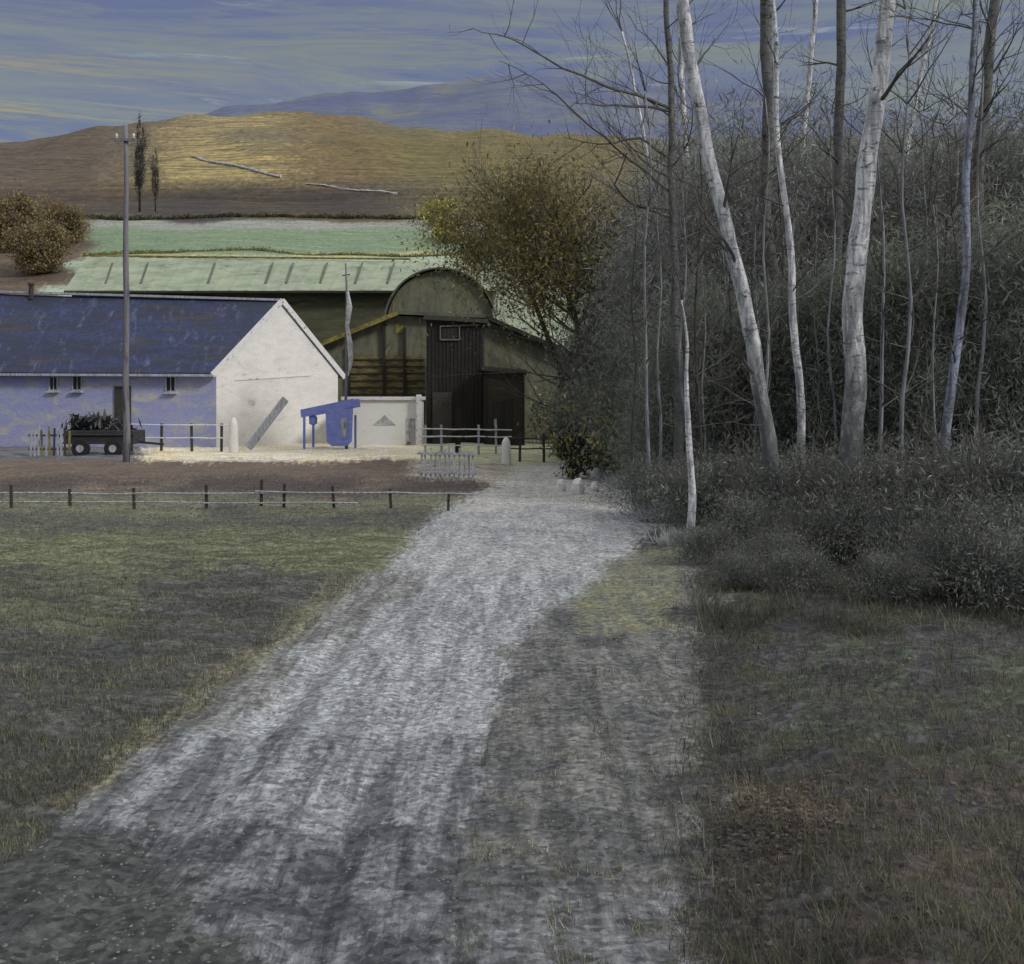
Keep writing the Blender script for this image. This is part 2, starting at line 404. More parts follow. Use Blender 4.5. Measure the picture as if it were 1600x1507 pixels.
def sub_ground(name, z, mat):
    idx = -np.ones((nr, nc), int); fs = []
    zf = zone[:-1,:-1]
    I, J = np.nonzero(zf == z)
    quads = np.stack([I*nc+J, I*nc+J+1, (I+1)*nc+J+1, (I+1)*nc+J], 1)
    u, inv = np.unique(quads, return_inverse=True); inv = inv.reshape(quads.shape)
    me = bpy.data.meshes.new(name); n = len(quads)
    me.vertices.add(len(u)); me.vertices.foreach_set('co', V.reshape(-1,3)[u].reshape(-1).astype(np.float32))
    me.loops.add(n*4); me.loops.foreach_set('vertex_index', inv.reshape(-1).astype(np.int32))
    me.polygons.add(n); me.polygons.foreach_set('loop_start', np.arange(0, n*4, 4, dtype=np.int32))
    me.polygons.foreach_set('use_smooth', np.ones(n, bool))
    for nm, arr in (('colA', CA), ('colB', CB)):
        at = me.attributes.new(nm, 'FLOAT_COLOR', 'POINT'); at.data.foreach_set('color', arr.reshape(-1,4)[u].reshape(-1).astype(np.float32))
    at = me.attributes.new('dirn', 'FLOAT', 'POINT'); at.data.foreach_set('value', DR.reshape(-1)[u].astype(np.float32))
    me.materials.append(mat); me.update(calc_edges=True); me.validate()
    o = bpy.data.objects.new(name, me); col.objects.link(o); o['kind'] = 'structure'
    return o
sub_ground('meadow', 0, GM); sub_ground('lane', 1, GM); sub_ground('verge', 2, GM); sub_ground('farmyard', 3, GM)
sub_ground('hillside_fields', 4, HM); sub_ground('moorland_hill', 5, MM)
# wide ground sheet under everything, to the horizon
mb = MB(); mb.add([(-3000,-1500,-.35),(3000,-1500,-.35),(3000,4000,-.35),(-3000,4000,-.35)], [(0,1,2,3)])
o = mb.build('ground', streak_mat('far_ground', L(92,98,82), L(78,80,72), None, (1,1,1), .05)); o['kind'] = 'structure'
# far hill, its blue haze of distance painted into the colour
fp = [(-900,260),(0,232),(250,200),(420,170),(560,140),(680,122),(820,116),(960,122),(1100,140),(1300,165),(1600,200),(1900,240),(2600,300)]
mb = MB(); cols = np.arange(-1200, 2900, 9); rows = np.linspace(0, 1, 26)
for r_ in rows:
    for px in cols:
        Y = 1300+700*r_
        top = float(np.interp(px, [a for a,_ in fp], [b for _,b in fp]))
        x = X(px, 1700); zt = Zp(top, 2000.0)
        z = zt*(r_**.9)+mn.fractal(Vector((x*.004, Y*.004, 2)), 1.0, 2.0, 5)*22*min(1, r_*3)
        mb.v.append(((px-CX)/F*Y, Y, z)); mb.h.append(.5)
n = len(cols)
mb.f = [(i*n+j, i*n+j+1, (i+1)*n+j+1, (i+1)*n+j) for i in range(len(rows)-1) for j in range(n-1)]
M['hill_haze'] = streak_mat('hazy_blue_hill', L(92,101,132,1.15), L(104,112,128,1.15), L(116,120,116,1.15), (1,.4,5), .006, .44,.56, .4,6, (.56,.66))  # distance haze is in these blue-grey tones, no air is built
o = mb.build('distant_hill', 'hill_haze', smooth=True); o['kind'] = 'structure'

# ------------------------------------------------------------------ grass and litter (stuff)
KA = 1.9
def blade_field(name, n, region, hmin, hmax, pal, wid=.003, lean=.5, label=None):
    """grass blades: region(px,py)->bool over near ground, scattered evenly in the picture's depth range"""
    pts = []; tries = 0
    while len(pts) < n and tries < n*12:
        tries += 1
        px = random.uniform(-250, 1850); py = HY+math.exp(random.uniform(math.log(70), math.log(1000))) if random.random() < .5 else random.uniform(900, 1620)
        if region(px, py, mn.noise(Vector((px/70, py/30, 31)))): 
            Y = H*F/(py-HY); pts.append((X(px, Y), Y))
    pts = np.array(pts); n = len(pts)
    z = np.array([ground_z(a, b) for a, b in pts])-.01
    base = np.column_stack([pts, z]); hgt = hmin+(hmax-hmin)*rng.random((n,1))**2
    d = rng.normal(size=(n,3))*np.array([1,1,0])*lean; tip = base+(unit(d+np.array([0,0,1.0])))*hgt
    mid = base*.5+tip*.5
    r = unit(np.cross(d+1e-3, np.array([0,0,1.0])))*wid*(.5+rng.random((n,1)))*(pts[:,1:2]/10)**.5
    Vq = np.stack([base-r, base+r, mid+r*.7, tip, mid-r*.7], 1)
    pal = np.array(pal); c = pal[rng.integers(0, len(pal), n)]*(.7+.6*rng.random((n,1)))
    o = quads_obj(name, Vq, c, 'leaf', nper=5); props(o, label, 'grass', None, 'stuff')
    return o
def R_field(px, py, q): return py > 748 and px < edge(LE, py)-10+q*50 and (q > -.25 or py < 900 or random.random() < .3)
def R_bank(px, py, q): return py > 775 and px > max(1075, edge(RE, py)+20)+q*90+random.gauss(0,28) and q > -.35+random.gauss(0,.2)
def R_edge(px, py, q): return py > 800 and edge(RE, py)+10 < px < 1100 and q > .12
blade_field('meadow_grass', 90000, R_field, .02, .085, [L(88,90,72), L(76,77,70), L(102,104,84), L(66,67,66), L(112,108,90)], label='short rough grass over the meadow left of the lane')
blade_field('bank_grass', 60000, R_bank, .03, .16, [L(80,84,68), L(70,72,68), L(92,92,80), L(64,63,64), L(96,90,78)], lean=.8, label='dark straggling grass on the bank under the birches')
blade_field('lane_edge_grass', 14000, R_edge, .015, .07, [L(118,120,96), L(100,102,96), L(140,138,112), L(84,86,86)], label='thin dry grass along the right side of the lane')
def R_rank(px, py, q): return 815 < py < 1010 and px > max(1070, edge(RE, py)+40)+q*80 and q > -.25+(py-830)/420+random.gauss(0,.12)
blade_field('rank_grass', 26000, R_rank, .08, .42, [L(70,74,64), L(60,62,60), L(82,84,74), L(54,55,56), L(88,84,72)], lean=.9, label='long dark rank grass creeping out from the foot of the wood')
def R_pale(px, py, q): return py > 860 and abs(px-1085-random.gauss(0,16)) < 22 and q > -.1
blade_field('dry_stems', 2200, R_pale, .03, .16, [L(150,152,156), L(120,122,124), L(134,132,120)], label='pale dry stems in a line where the lane meets the bank')
# loose stones of the lane
def pebbles(name, n, label):
    mb = MB()
    for _ in range(n):
        py = HY+math.exp(random.uniform(math.log(150), math.log(930))); Y = H*F/(py-HY)
        l, r = edge(LE, py), 1090
        px = random.uniform(l-20, r)
        x = X(px, Y); s = random.uniform(.003, .011)*(1 if random.random() < .95 else 1.8); z = ground_z(x, Y)
        vs = [(x+s*random.uniform(.6,1.3)*a, Y+s*random.uniform(.6,1.3)*b, z+s*.6*c*random.uniform(.7,1.2)) for a, b, c in ((1,0,0),(.3,.9,0),(-.8,.6,0),(-.9,-.5,0),(.2,-1,0),(.1,0,1),(-.3,.2,.8))]
        mb.add(vs, [(0,1,5),(1,2,6,5),(2,3,6),(3,4,5,6),(4,0,5)])
    o = mb.build(name, 'lane_stone'); return props(o, label, 'gravel', None, 'stuff')
pebbles('gravel', 6500, 'small loose stones scattered over the pale lane')
pts = []
while len(pts) < 2600:
    if random.random() < .7: px = random.gauss(1215, 60); py = random.gauss(1300, 40)
    else: px = random.uniform(1080, 1600); py = random.uniform(900, 1507)
    if py < 850: continue
    Y = GY(py); x = X(px, Y); pts.append((x, Y, ground_z(x, Y)+.012))
Vl, cl = leaves(np.array(pts), .019, [L(122,108,104,1.2), L(106,98,92,1.2), L(90,86,82,1.2), L(134,122,114,1.2)], 1.6, 0)
Vl[:,:,2] = Vl[:,:,2]*.4+(np.array(pts)[:,2]*.6)[:,None]
props(quads_obj('leaf_litter', Vl, cl, 'leaf'), 'pinkish brown fallen leaves on the bank at lower right', 'fallen leaves', None, 'stuff')

KA = 1.25
# ------------------------------------------------------------------ white cottage
C1 = Vector((X(338,49), 49, 0)); C2 = Vector((X(528,54.5), 54.5, 0)); LW = Vector((X(-260,50.5), 50.5, 0)); LB = LW+(C2-C1)
ez = Zp(582, 49)
t = thing('cottage', 'long white cottage with blue slate roof and bright gable', 'cottage', C1)
apex = (C1+C2)/2; apex.z = Zp(474, apex.y); apl = (LW+LB)/2; apl.z = Zp(458, apl.y)
up = lambda v, z: Vector((v.x, v.y, z))
w = MB()
w.add([up(C1,-.1), up(C2,-.1), up(C2,ez), apex-Vector((0,0,.03)), up(C1,ez)], [(0,1,2,3,4)])
w.add([up(C2,-.1), up(LB,-.1), up(LB,ez+.1), up(C2,ez)], [(0,1,2,3)])
w.add([up(LB,-.1), up(LW,-.1), up(LW,ez+.1), apl-Vector((0,0,.03)), up(LB,ez+.1)], [(0,1,2,3,4)])
w.build('wall', 'limewash', t)
w = MB(); w.add([up(LW,-.1), up(C1,-.1), up(C1,ez), up(LW,ez+.1)], [(0,1,2,3)])
fw = w.build('front_wall', 'limewash_shade', t); fw['label'] = 'front wall of the cottage, blue shade in its colour'
rf = MB(); ov = (C1-C2).normalized()*.32; ex = (C1-LW).normalized()*.22
def slope(a, b, ra, rb, o, th=.13):
    dz = Vector((0,0,-.16)); n_ = Vector((0,0,th))
    # subdivided, slightly sagging slope
    nx_, ny_ = 40, 12; vs = []; fs = []
    for lay in (0, 1):
        for i in range(ny_+1):
            for j in range(nx_+1):
                u = i/ny_; s = j/nx_
                p = (a+o+dz).lerp(b+o+dz, s).lerp(ra.lerp(rb, s), u)
                p = p+Vector((0,0,-.10*math.sin(math.pi*s)*u+mn.noise(p*.8)*.03))
                vs.append(p+n_*lay)
    N = (nx_+1)*(ny_+1); q = lambda i, j, l: l*N+i*(nx_+1)+j
    for i in range(ny_):
        for j in range(nx_):
            fs.append((q(i,j,1), q(i,j+1,1), q(i+1,j+1,1), q(i+1,j,1))); fs.append((q(i,j,0), q(i+1,j,0), q(i+1,j+1,0), q(i,j+1,0)))
    for j in range(nx_): fs.append((q(0,j,0), q(0,j+1,0), q(0,j+1,1), q(0,j,1))); fs.append((q(ny_,j+1,0), q(ny_,j,0), q(ny_,j,1), q(ny_,j+1,1)))
    for i in range(ny_): fs.append((q(i+1,0,0), q(i,0,0), q(i,0,1), q(i+1,0,1))); fs.append((q(i,nx_,0), q(i+1,nx_,0), q(i+1,nx_,1), q(i,nx_,1)))
    return vs, fs
a_, b_ = up(LW,ez+.1)-ex, up(C1,ez)+ex*.35
vs, fs = slope(a_, b_, apl-ex, apex+ex*.35, ov); rf.add(vs, fs)
a2, b2 = up(C2,ez)+ex*.35, up(LB,ez+.1)-ex
vs, fs = slope(a2, b2, apex+ex*.35+Vector((0,0,.004)), apl-ex+Vector((0,0,.004)), -ov); rf.add(vs, fs)
roof = rf.build('roof', 'slate', t)
rd = MB(); rd.bar(apl-ex+Vector((0,0,.17)), apex+ex*.3+Vector((0,0,.14)), .26, .1); rd.build('ridge', 'grey_wood', roof)
g = MB()
off = ex*.42
g.bar(up(C1,ez-.16)+ov+off+Vector((0,0,.03)), apex+off+Vector((0,0,.12)), .07, .24)
g.bar(up(C2,ez-.16)-ov+off+Vector((0,0,.03)), apex+off+Vector((0,0,.12)), .07, .24)
g.build('bargeboard', 'white_trim', t)
g = MB(); g.bar(a_+ov+Vector((0,-.03,-.14)), b_+ov+Vector((0,-.03,-.14)), .09, .1); g.build('gutter', 'grey_wood', roof)
dirw = (C1-LW).normalized(); nw = Vector((dirw.y, -dirw.x, 0))
def on_wall(px): 
    s = (px-CX)/F; # intersect with the front wall
    k = (LW.x-s*LW.y)/(s*dirw.y-dirw.x); return LW+dirw*k
def opening(px, pyt, pyb, wd, nm='window'):
    c = on_wall(px); z0, z1 = Zp(pyb, c.y), Zp(pyt, c.y)
    f = MB(); hw = wd/2; p = lambda s, z, d: c+dirw*s+Vector((0,0,z))+nw*d
    e = .06
    for s0, s1, za, zb in ((-hw-e,-hw,z0-e,z1+e),(hw,hw+e,z0-e,z1+e),(-hw,hw,z1,z1+e),(-hw,hw,z0-e,z0)):
        f.prism([p(s0,za,-.02), p(s1,za,-.02), p(s1,zb,-.02), p(s0,zb,-.02)], nw*.07)
    fo = f.build(nm, 'dark_wood' if nm == 'door' else 'grey_wood', t)
    g = MB(); g.prism([p(-hw,z0,.004), p(hw,z0,.004), p(hw,z1,.004), p(-hw,z1,.004)], nw*.012)
    g.build('pane' if nm == 'window' else 'door_leaf', 'glass' if nm == 'window' else 'dark_wood', fo)
    if nm == 'window':
        g = MB(); g.bar(p(0,z0,.025), p(0,z1,.025), .03, .02); g.build('glazing_bar', 'grey_wood', fo)
        g = MB(); g.prism([p(-hw-.1,z0-e-.07,0), p(hw+.1,z0-e-.07,0), p(hw+.1,z0-e,0), p(-hw-.1,z0-e,0)], nw*.14); g.build('sill', 'stone', fo)
opening(84, 590, 609, .3); opening(121, 589, 609, .34); opening(267, 590, 611, .36)
opening(192, 606, 696, .62, 'door')
g = MB(); c = C1.lerp(C2, .47); gd = (C2-C1).normalized(); gn = Vector((gd.y, -gd.x, 0))
g.prism([c-gd*2.3+Vector((0,0,ez-.35))+gn*.001, c+gd*2.0+Vector((0,0,ez-.08))+gn*.001, c+gd*2.0+Vector((0,0,ez-.03))+gn*.001, c-gd*2.3+Vector((0,0,ez-.30))+gn*.001], gn*.03)
g.build('wire_conduit', 'white_trim', t)
g = MB(); pz = apl.lerp(apex, .42); g.tube([pz+Vector((-1.6,0,-.1)), pz+Vector((-1.6,0,.55))], [.12,.11], 8); g.tube([pz+Vector((-1.6,0,.55)), pz+Vector((-1.6,0,.65))], [.17,.15], 8)
g.build('stovepipe', 'dark_wood', t)

# ------------------------------------------------------------------ low white outbuilding
Y0 = 50.5
t = thing('outbuilding', 'low white outbuilding with flat coping beside the cottage gable', 'outbuilding', (X(600,Y0), Y0, 0))
x0, x1 = X(536,Y0), X(655,Y0); zt = Zp(626, Y0)
w = MB(); w.box(x0, x1, Y0, Y0+3.2, -.1, zt); w.build('wall', 'white_yard', t, bevel=.03)
w = MB(); w.box(x0-.08, x1+.1, Y0-.1, Y0+3.3, zt+.002, zt+.16); w.build('coping', 'white_trim', t, bevel=.02)
w = MB(); xx = X(641,Y0); w.box(xx-.18, xx+.2, Y0-.03, Y0+.03, 0, 1.25); w.build('door', 'stone', t, bevel=.01)
w = MB(); xx = X(601,Y0); w.prism([(xx-.5,Y0-.02,.95),(xx+.5,Y0-.02,.95),(xx,Y0-.02,1.4)], (0,.04,0)); w.build('hatch', 'stone', t)
w = MB(); w.box(x1-.12, x1+.12, Y0-.28, Y0-.1, -.05, zt+.25); w.build('corner_pier', 'white_trim', t, bevel=.03)

# blue open frame shelter
Yb = 47.0
t = thing('field_shelter', 'bright blue open-sided metal shelter before the white outbuilding', 'shelter', (X(510,Yb), Yb, 0))
A = lambda px, py, d=0: P(px, py, Yb)+Vector((0,d,0))
g = MB(); g.prism([A(470,641), A(552,624), A(554,636), A(471,652)], (0,1.7,0)); g.build('roof', 'blue_paint', t, bevel=.02)
g = MB(); g.prism([A(509,646), A(551,637), A(549,690), A(542,697), A(518,697), A(511,690)], (0,.08,0)); sp_ = g.build('side_panel', 'blue_paint', t, bevel=.01)
g = MB(); g.prism([A(532,655,-.03), A(543,652,-.03), A(541,684,-.03), A(534,684,-.03)], (0,.028,0)); g.build('pale_patch', 'grey_wood', sp_)
for px, d in ((475,.05),(479,1.6),(547,1.6)):
    g = MB(); g.bar(P(px,650,Yb)+Vector((0,d,0)), Vector((X(px,Yb), Yb+d, -.05)), .09, .09); g.build('leg', 'blue_paint', t)
g = MB(); c = P(488,657,Yb); g.tube([c+Vector((0,.2,.22)), c+Vector((0,.2,.12)), c+Vector((0,.2,-.14)), c+Vector((0,.2,-.2))], [.06,.17,.17,.06], 10); g.build('hanging_drum', 'blue_paint', t)

# tall black shed and brown shed
Ys = 53.0
t = thing('tall_shed', 'tall narrow black tarred shed before the olive barn', 'shed', (X(710,Ys), Ys, 0))
g = MB(); g.prism([P(667,700,Ys), P(755,700,Ys), P(753,506,Ys), P(667,500,Ys)], (0,3.4,0)); g.build('wall', 'black_tar', t, bevel=.02)
g = MB()
for i in range(15):
    px = 670+i*5.8; g.box(X(px,Ys)-.02, X(px,Ys)+.02, Ys-.035, Ys-.001, .1, Zp(512,Ys))
g.build('cover_strip', 'black_tar', t)
g = MB(); g.prism([P(662,499,Ys-.25), P(762,505,Ys-.25), P(762,499,Ys-.25), P(662,492,Ys-.25)], (0,3.9,0)); g.build('roof', 'dark_wood', t)
g = MB()
for a, b in (((688,510),(750,508)),((688,531),(718,531)),((688,510),(688,531)),((718,531),(718,510))): g.bar(P(*a,Ys-.06), P(*b,Ys-.06), .05, .07)
hatch = g.build('hatch_frame', 'dull_wood', t)
g = MB(); g.prism([P(690,529,Ys-.02), P(716,529,Ys-.02), P(716,512,Ys-.02), P(690,512,Ys-.02)], (0,.015,0)); g.build('hatch_door', 'black_metal', hatch)
g = MB(); g.box(X(676,Ys), X(706,Ys), Ys-.07, Ys-.038, 0, 2.4); dr = g.build('door', 'dark_wood', t)
Yw = 51.8
t = thing('low_shed', 'low dark brown boarded shed right of the black shed', 'shed', (X(788,Yw), Yw, 0))
g = MB(); g.prism([P(757,704,Yw), P(817,704,Yw), P(817,583,Yw), P(757,579,Yw)], (0,4.0,0)); g.build('wall', 'brown_boards', t, bevel=.02)
g = MB(); g.prism([P(752,579,Yw-.25), P(823,584,Yw-.25), P(823,578,Yw-.25), P(752,572,Yw-.25)], (0,4.5,0)); g.build('roof', 'dark_wood', t)
for a in (818, 757.5): g = MB(); g.bar(P(a,588,Yw-.06), P(a,700,Yw-.06), .1, .1); g.build('corner_post', 'black_tar', t)
g = MB(); g.box(X(770,Yw), X(800,Yw), Yw-.05, Yw-.002, .02, 2.0); dr = g.build('door', 'black_tar', t)
g = MB(); g.box(X(772,Yw), X(776,Yw), Yw-.09, Yw-.055, .9, 1.2); g.build('handle', 'grey_wood', dr)

# broad olive barn
Yo = 58.0
t = thing('barn', 'broad olive barn with long low roof behind the black shed', 'barn', (X(690,Yo), Yo, 0))
pf = [(476,552),(622,494),(758,500),(908,566)]
g = MB(); g.prism([P(476,700,Yo), P(908,700,Yo)]+[P(a,b,Yo) for a,b in pf[::-1]], (0,14,0)); g.build('wall', 'olive_wall', t)
g = MB()
ro = [(462,556),(622,491),(760,497),(930,571)]
for i in range(3):
    (ax,ay),(bx,by) = ro[i], ro[i+1]
    g.prism([P(ax,ay,Yo-.4), P(bx,by,Yo-.4), P(bx,by-5,Yo-.4), P(ax,ay-5,Yo-.4)], (0,14.8,0))
rr = g.build('roof', 'olive_roof', t)
g = MB(); g.bar(P(462,554,Yo-.46), P(622,489,Yo-.46), .08, .22); s = g.build('verge_board', 'ochre_edge', rr)
g = MB(); g.bar(P(760,495.5,Yo-.46), P(930,569.5,Yo-.46), .08, .2); s = g.build('verge_board', 'black_tar', rr)
g = MB(); g.prism([P(548,690,Yo-.03), P(660,690,Yo-.03), P(660,556,Yo-.03), P(548,556,Yo-.03)], (0,.028,0)); hb = g.build('hay_bay', 'hay', t); hb['label'] = 'slatted bay with yellow hay showing'
g = MB()
for k in range(9): z = Zp(562+k*11, Yo); g.bar((X(546,Yo), Yo-.06, z), (X(664,Yo), Yo-.06, z+random.uniform(-.03,.03)), .04, .07)
g.build('slats', 'brown_boards', hb)
for px, a in ((600,506),(632,512),(545,540)):
    g = MB(); g.bar(P(px,a,Yo-.12), P(px,694,Yo-.12), .14, .12); g.build('post', 'black_tar', t)
g = MB(); g.prism([P(618,520,Yo-.02), P(630,520,Yo-.02), P(630,505,Yo-.02), P(618,505,Yo-.02)], (0,.018,0)); g.build('vent', 'ochre_edge', t)

# long pale-roofed shed behind everything
M['pale_green_roof'] = streak_mat('pale_green_metal_roof', L(152,162,142,1.15), L(130,142,124,1.15), L(108,118,102,1.1), (.5,.8,1), .9, .42,.6, .4,.03, (.6,.68))
M['shed_dark'] = streak_mat('dark_olive_shed_cladding', L(64,66,56,1.5), L(84,84,60,1.5), L(50,52,46,1.5), (.4,1,1.6), .8, .42,.6, .4,.04, (.58,.66))
t = thing('long_shed', 'long shed with pale green roof stretching behind the cottage and round-roofed barn', 'shed', (X(430,86), 86, 2.5))
g = MB(); g.add([(X(112,86.3),86.3,.5), (X(770,86.3),86.3,.5), (X(770,86.3),86.3,Zp(458,86.3)), (X(112,86.3),86.3,Zp(458,86.3)),
    (X(128,99),99,3), (X(770,99),99,3), (X(770,99),99,Zp(470,99)), (X(128,99),99,Zp(470,99)), (X(138,92.4),92.4,Zp(407,92.4)), (X(785,92.4),92.4,Zp(417,92.4))],
    [(0,1,2,3), (5,4,7,6), (4,0,3,8,7), (1,5,6,9,2), (3,2,9,8), (6,7,8,9)]); g.build('wall', 'shed_dark', t)
def sheet(g, q, th=.12, nx_=26, ny_=8, rib=.035):
    vs = []; fs = []; N = (nx_*4+1)*(ny_+1); nx4 = nx_*4
    for lay in (0, 1):
        for i in range(ny_+1):
            for j in range(nx4+1):
                a = q[0].lerp(q[1], j/nx4).lerp(q[3].lerp(q[2], j/nx4), i/ny_)
                vs.append(a+Vector((0,0,lay*th+(rib if j % 4 == 0 else 0)+.05*mn.noise(a*.35))))
    k = lambda i, j, l: l*N+i*(nx4+1)+j
    for i in range(ny_):
        for j in range(nx4): fs += [(k(i,j,1),k(i,j+1,1),k(i+1,j+1,1),k(i+1,j,1)), (k(i,j,0),k(i+1,j,0),k(i+1,j+1,0),k(i,j+1,0))]
    for j in range(nx4): fs += [(k(0,j,0),k(0,j+1,0),k(0,j+1,1),k(0,j,1)), (k(ny_,j+1,0),k(ny_,j,0),k(ny_,j,1),k(ny_,j+1,1))]
    for i in range(ny_): fs += [(k(i+1,0,0),k(i,0,0),k(i,0,1),k(i+1,0,1)), (k(i,nx4,0),k(i+1,nx4,0),k(i+1,nx4,1),k(i,nx4,1))]
    g.add(vs, fs)
g = MB(); sheet(g, [P(100,457,85.6), P(775,456,85.6), P(800,414,92.4), P(138,403,92.4)])
sheet(g, [P(775,474,100), P(112,474,100), P(138,403.5,92.5), P(800,414.5,92.5)]); rr = g.build('roof', 'pale_green_roof', t)
g = MB(); g.bar(P(100,457.5,85.5)+Vector((0,0,.02)), P(775,456.5,85.5), .12, .16); g.build('gutter', 'black_tar', rr)
g = MB(); g.bar(P(137,402,92.45)+Vector((0,0,.1)), P(640,407.5,92.45)+Vector((0,0,.12)), .3, .12); g.build('ridge_capping', 'ochre_edge', rr)
g = MB(); sheet(g, [P(740,540,84.2), P(932,558,84.2), P(826,423,93), P(775,418,93)], nx_=12); g.build('lean_to_roof', 'pale_green_roof', t)
g = MB(); g.add([(X(745,84.6),84.6,.5),(X(922,84.6),84.6,.5),(X(922,84.6),84.6,Zp(560,84.6)),(X(745,84.6),84.6,Zp(545,84.6)),(X(915,93),93,.5),(X(905,93),93,Zp(530,93))],
    [(0,1,2,3),(1,4,5,2)]); g.build('lean_to_wall', 'shed_dark', t)
g = MB()
for px in (170,225,330,420,452,505,560,610,690):
    q0 = P(px-5,446,86.9)+Vector((0,0,.14)); q1 = P(px+6,414,91.0)+Vector((0,0,.14)); g = MB(); g.bar(q0+Vector((0,0,.02)), q1, .14, .05); g.build('roof_strip', 'olive_roof', rr)
# round-roofed dutch barn
Yd = 76.0
t = thing('round_roofed_barn', 'olive grey round-roofed barn rising behind the broad barn', 'barn', (X(688,Yd), Yd, height(0,Yd)-.4))
cx, cz, Rr = X(688,Yd), Zp(507,Yd), 86/F*Yd
arc = [(cx+Rr*math.cos(a), Yd, cz+Rr*math.sin(a)) for a in np.linspace(0, math.pi, 25)]
g = MB(); g.prism([(cx-Rr+.1,Yd,0), (cx+Rr-.1,Yd,0)]+[(cx+(p[0]-cx)*.97, Yd, cz+(p[2]-cz)*.97) for p in arc], (0,7,0)); g.build('wall', 'olive_wall', t)
g = MB(); n = len(arc); vs = []; fs = []
for yy in (Yd-.4, Yd+7.4):
    for k, R_ in ((0,Rr), (1,Rr+.1)):
        vs += [(cx+R_*math.cos(a), yy, cz+R_*math.sin(a)) for a in np.linspace(-.08, math.pi+.08, n)]
for i in range(n-1):
    fs += [(n+i, n+i+1, 3*n+i+1, 3*n+i), (i, 2*n+i, 2*n+i+1, i+1), (i, i+1, n+i+1, n+i), (2*n+i, 3*n+i, 3*n+i+1, 2*n+i+1)]
g.add(vs, fs); g.build('roof', 'olive_roof', t, smooth=False)

# ------------------------------------------------------------------ poles
def pole(px, pyt, Y, r0, r1, name, label, cat, mat):
    b = Vector((X(px,Y), Y, 0)); t = thing(name, label, cat, b)
    g = MB(); zt = Zp(pyt, Y); path = [b+Vector((.02*math.sin(k*1.7), 0, -.3+(zt+.3)*k/10)) for k in range(11)]
    g.tube(path, [r0+(r1-r0)*k/10 for k in range(11)], 8, .15); g.build('pole', mat, t, smooth=True)
    return t, zt, b
t, zt, b = pole(197, 196, 38, .12, .075, 'telegraph_pole', 'tall weathered grey telegraph pole in front of the cottage', 'pole', 'pole_wood')
g = MB(); g.bar(b+Vector((-.34,-.09,zt-.5)), b+Vector((.34,-.09,zt-.5)), .07, .09); ca = g.build('crossarm', 'pole_wood', t)
for s in (-.28, .28):
    g = MB(); g.tube([b+Vector((s,-.09,zt-.45)), b+Vector((s,-.09,zt-.36)), b+Vector((s,-.09,zt-.3))], [.035,.05,.03], 8); g.build('insulator', 'white_trim', ca)
t, zt, b = pole(541, 412, 47.5, .07, .035, 'flagpole', 'slim grey mast with pale furled flag beside the gable', 'mast', 'pole_wood')
g = MB(); pf_ = [(544,455),(546,480),(543,510),(546,540),(548,566),(544,588)]
g.tube([P(a,b_,47.3) for a, b_ in pf_], [.02,.13,.09,.12,.08,.02], 7, .4); g.build('flag', 'straw_weed', t, smooth=True)
g = MB(); g.bar(b+Vector((-.16,0,zt-.5)), b+Vector((.16,0,zt-.45)), .04, .04); g.build('crosspiece', 'dark_wood', t)

# ------------------------------------------------------------------ fences and yard things
def rail_fence(posts, rails, label, mat, prail, name='rail_fence', pw=.09):
    bx = posts[0][0]; t = thing(name, label, 'fence', (bx[0], bx[1], 0))
    for (x, y), h in posts:
        g = MB(); dx = random.uniform(-.05,.05); g.bar((x,y,-.15), (x+dx,y,h), pw, pw); g.build('post', mat, t)
    for (a, za, b, zb) in rails:
        g = MB(); k = 8; 
        g.tube([(a[0]+(b[0]-a[0])*i/k, a[1]+(b[1]-a[1])*i/k-.07, za+(zb-za)*i/k+random.uniform(-.015,.015)) for i in range(k+1)], [pw*.33+random.uniform(-.006,.004) for _ in range(k+1)], 6); g.build('rail', prail, t)
    return t
def gp(px, Y): return (X(px,Y), Y)
rail_fence([(gp(p,22.2), h) for p, h in ((18,.5),(110,.42),(210,.44),(323,.5),(408,.6),(443,.52),(523,.48),(612,.42),(700,.36))],
           [(gp(-60,22.3), .33, gp(420,22.2), .34), (gp(400,22.2), .37, gp(748,22.2), .33), (gp(-60,22.3), .17, gp(560,22.2), .15)],
           'low dark fence with pale top rail along the meadow', 'dark_wood', 'grey_wood', pw=.05)
rail_fence([(gp(p,45.0), 1.15) for p in (206,252,300,346)], [(gp(192,45.0), 1.12, gp(358,45.0), 1.08), (gp(206,45.0), .6, gp(350,45.0), .58)],
           'white rail fence in front of the cottage wall', 'dark_wood', 'white_trim')
rail_fence([(gp(p,43.0), 1.15) for p in (664,690,748,775)], [(gp(655,43.0), 1.0, gp(800,43.0), .95), (gp(655,43.0), .72, gp(800,43.0), .7), (gp(655,43.0), .4, gp(800,43.0), .36)],
           'three-rail white fence in front of the black shed', 'grey_wood', 'white_trim')
rail_fence([(gp(p,39.0), .95) for p in (812,850,892)], [(gp(798,39.0), .8, gp(900,39.0), .76), (gp(798,39.0), .45, gp(900,39.0), .42)],
           'dark two-rail fence right of the white bollard', 'dark_wood', 'dark_wood')
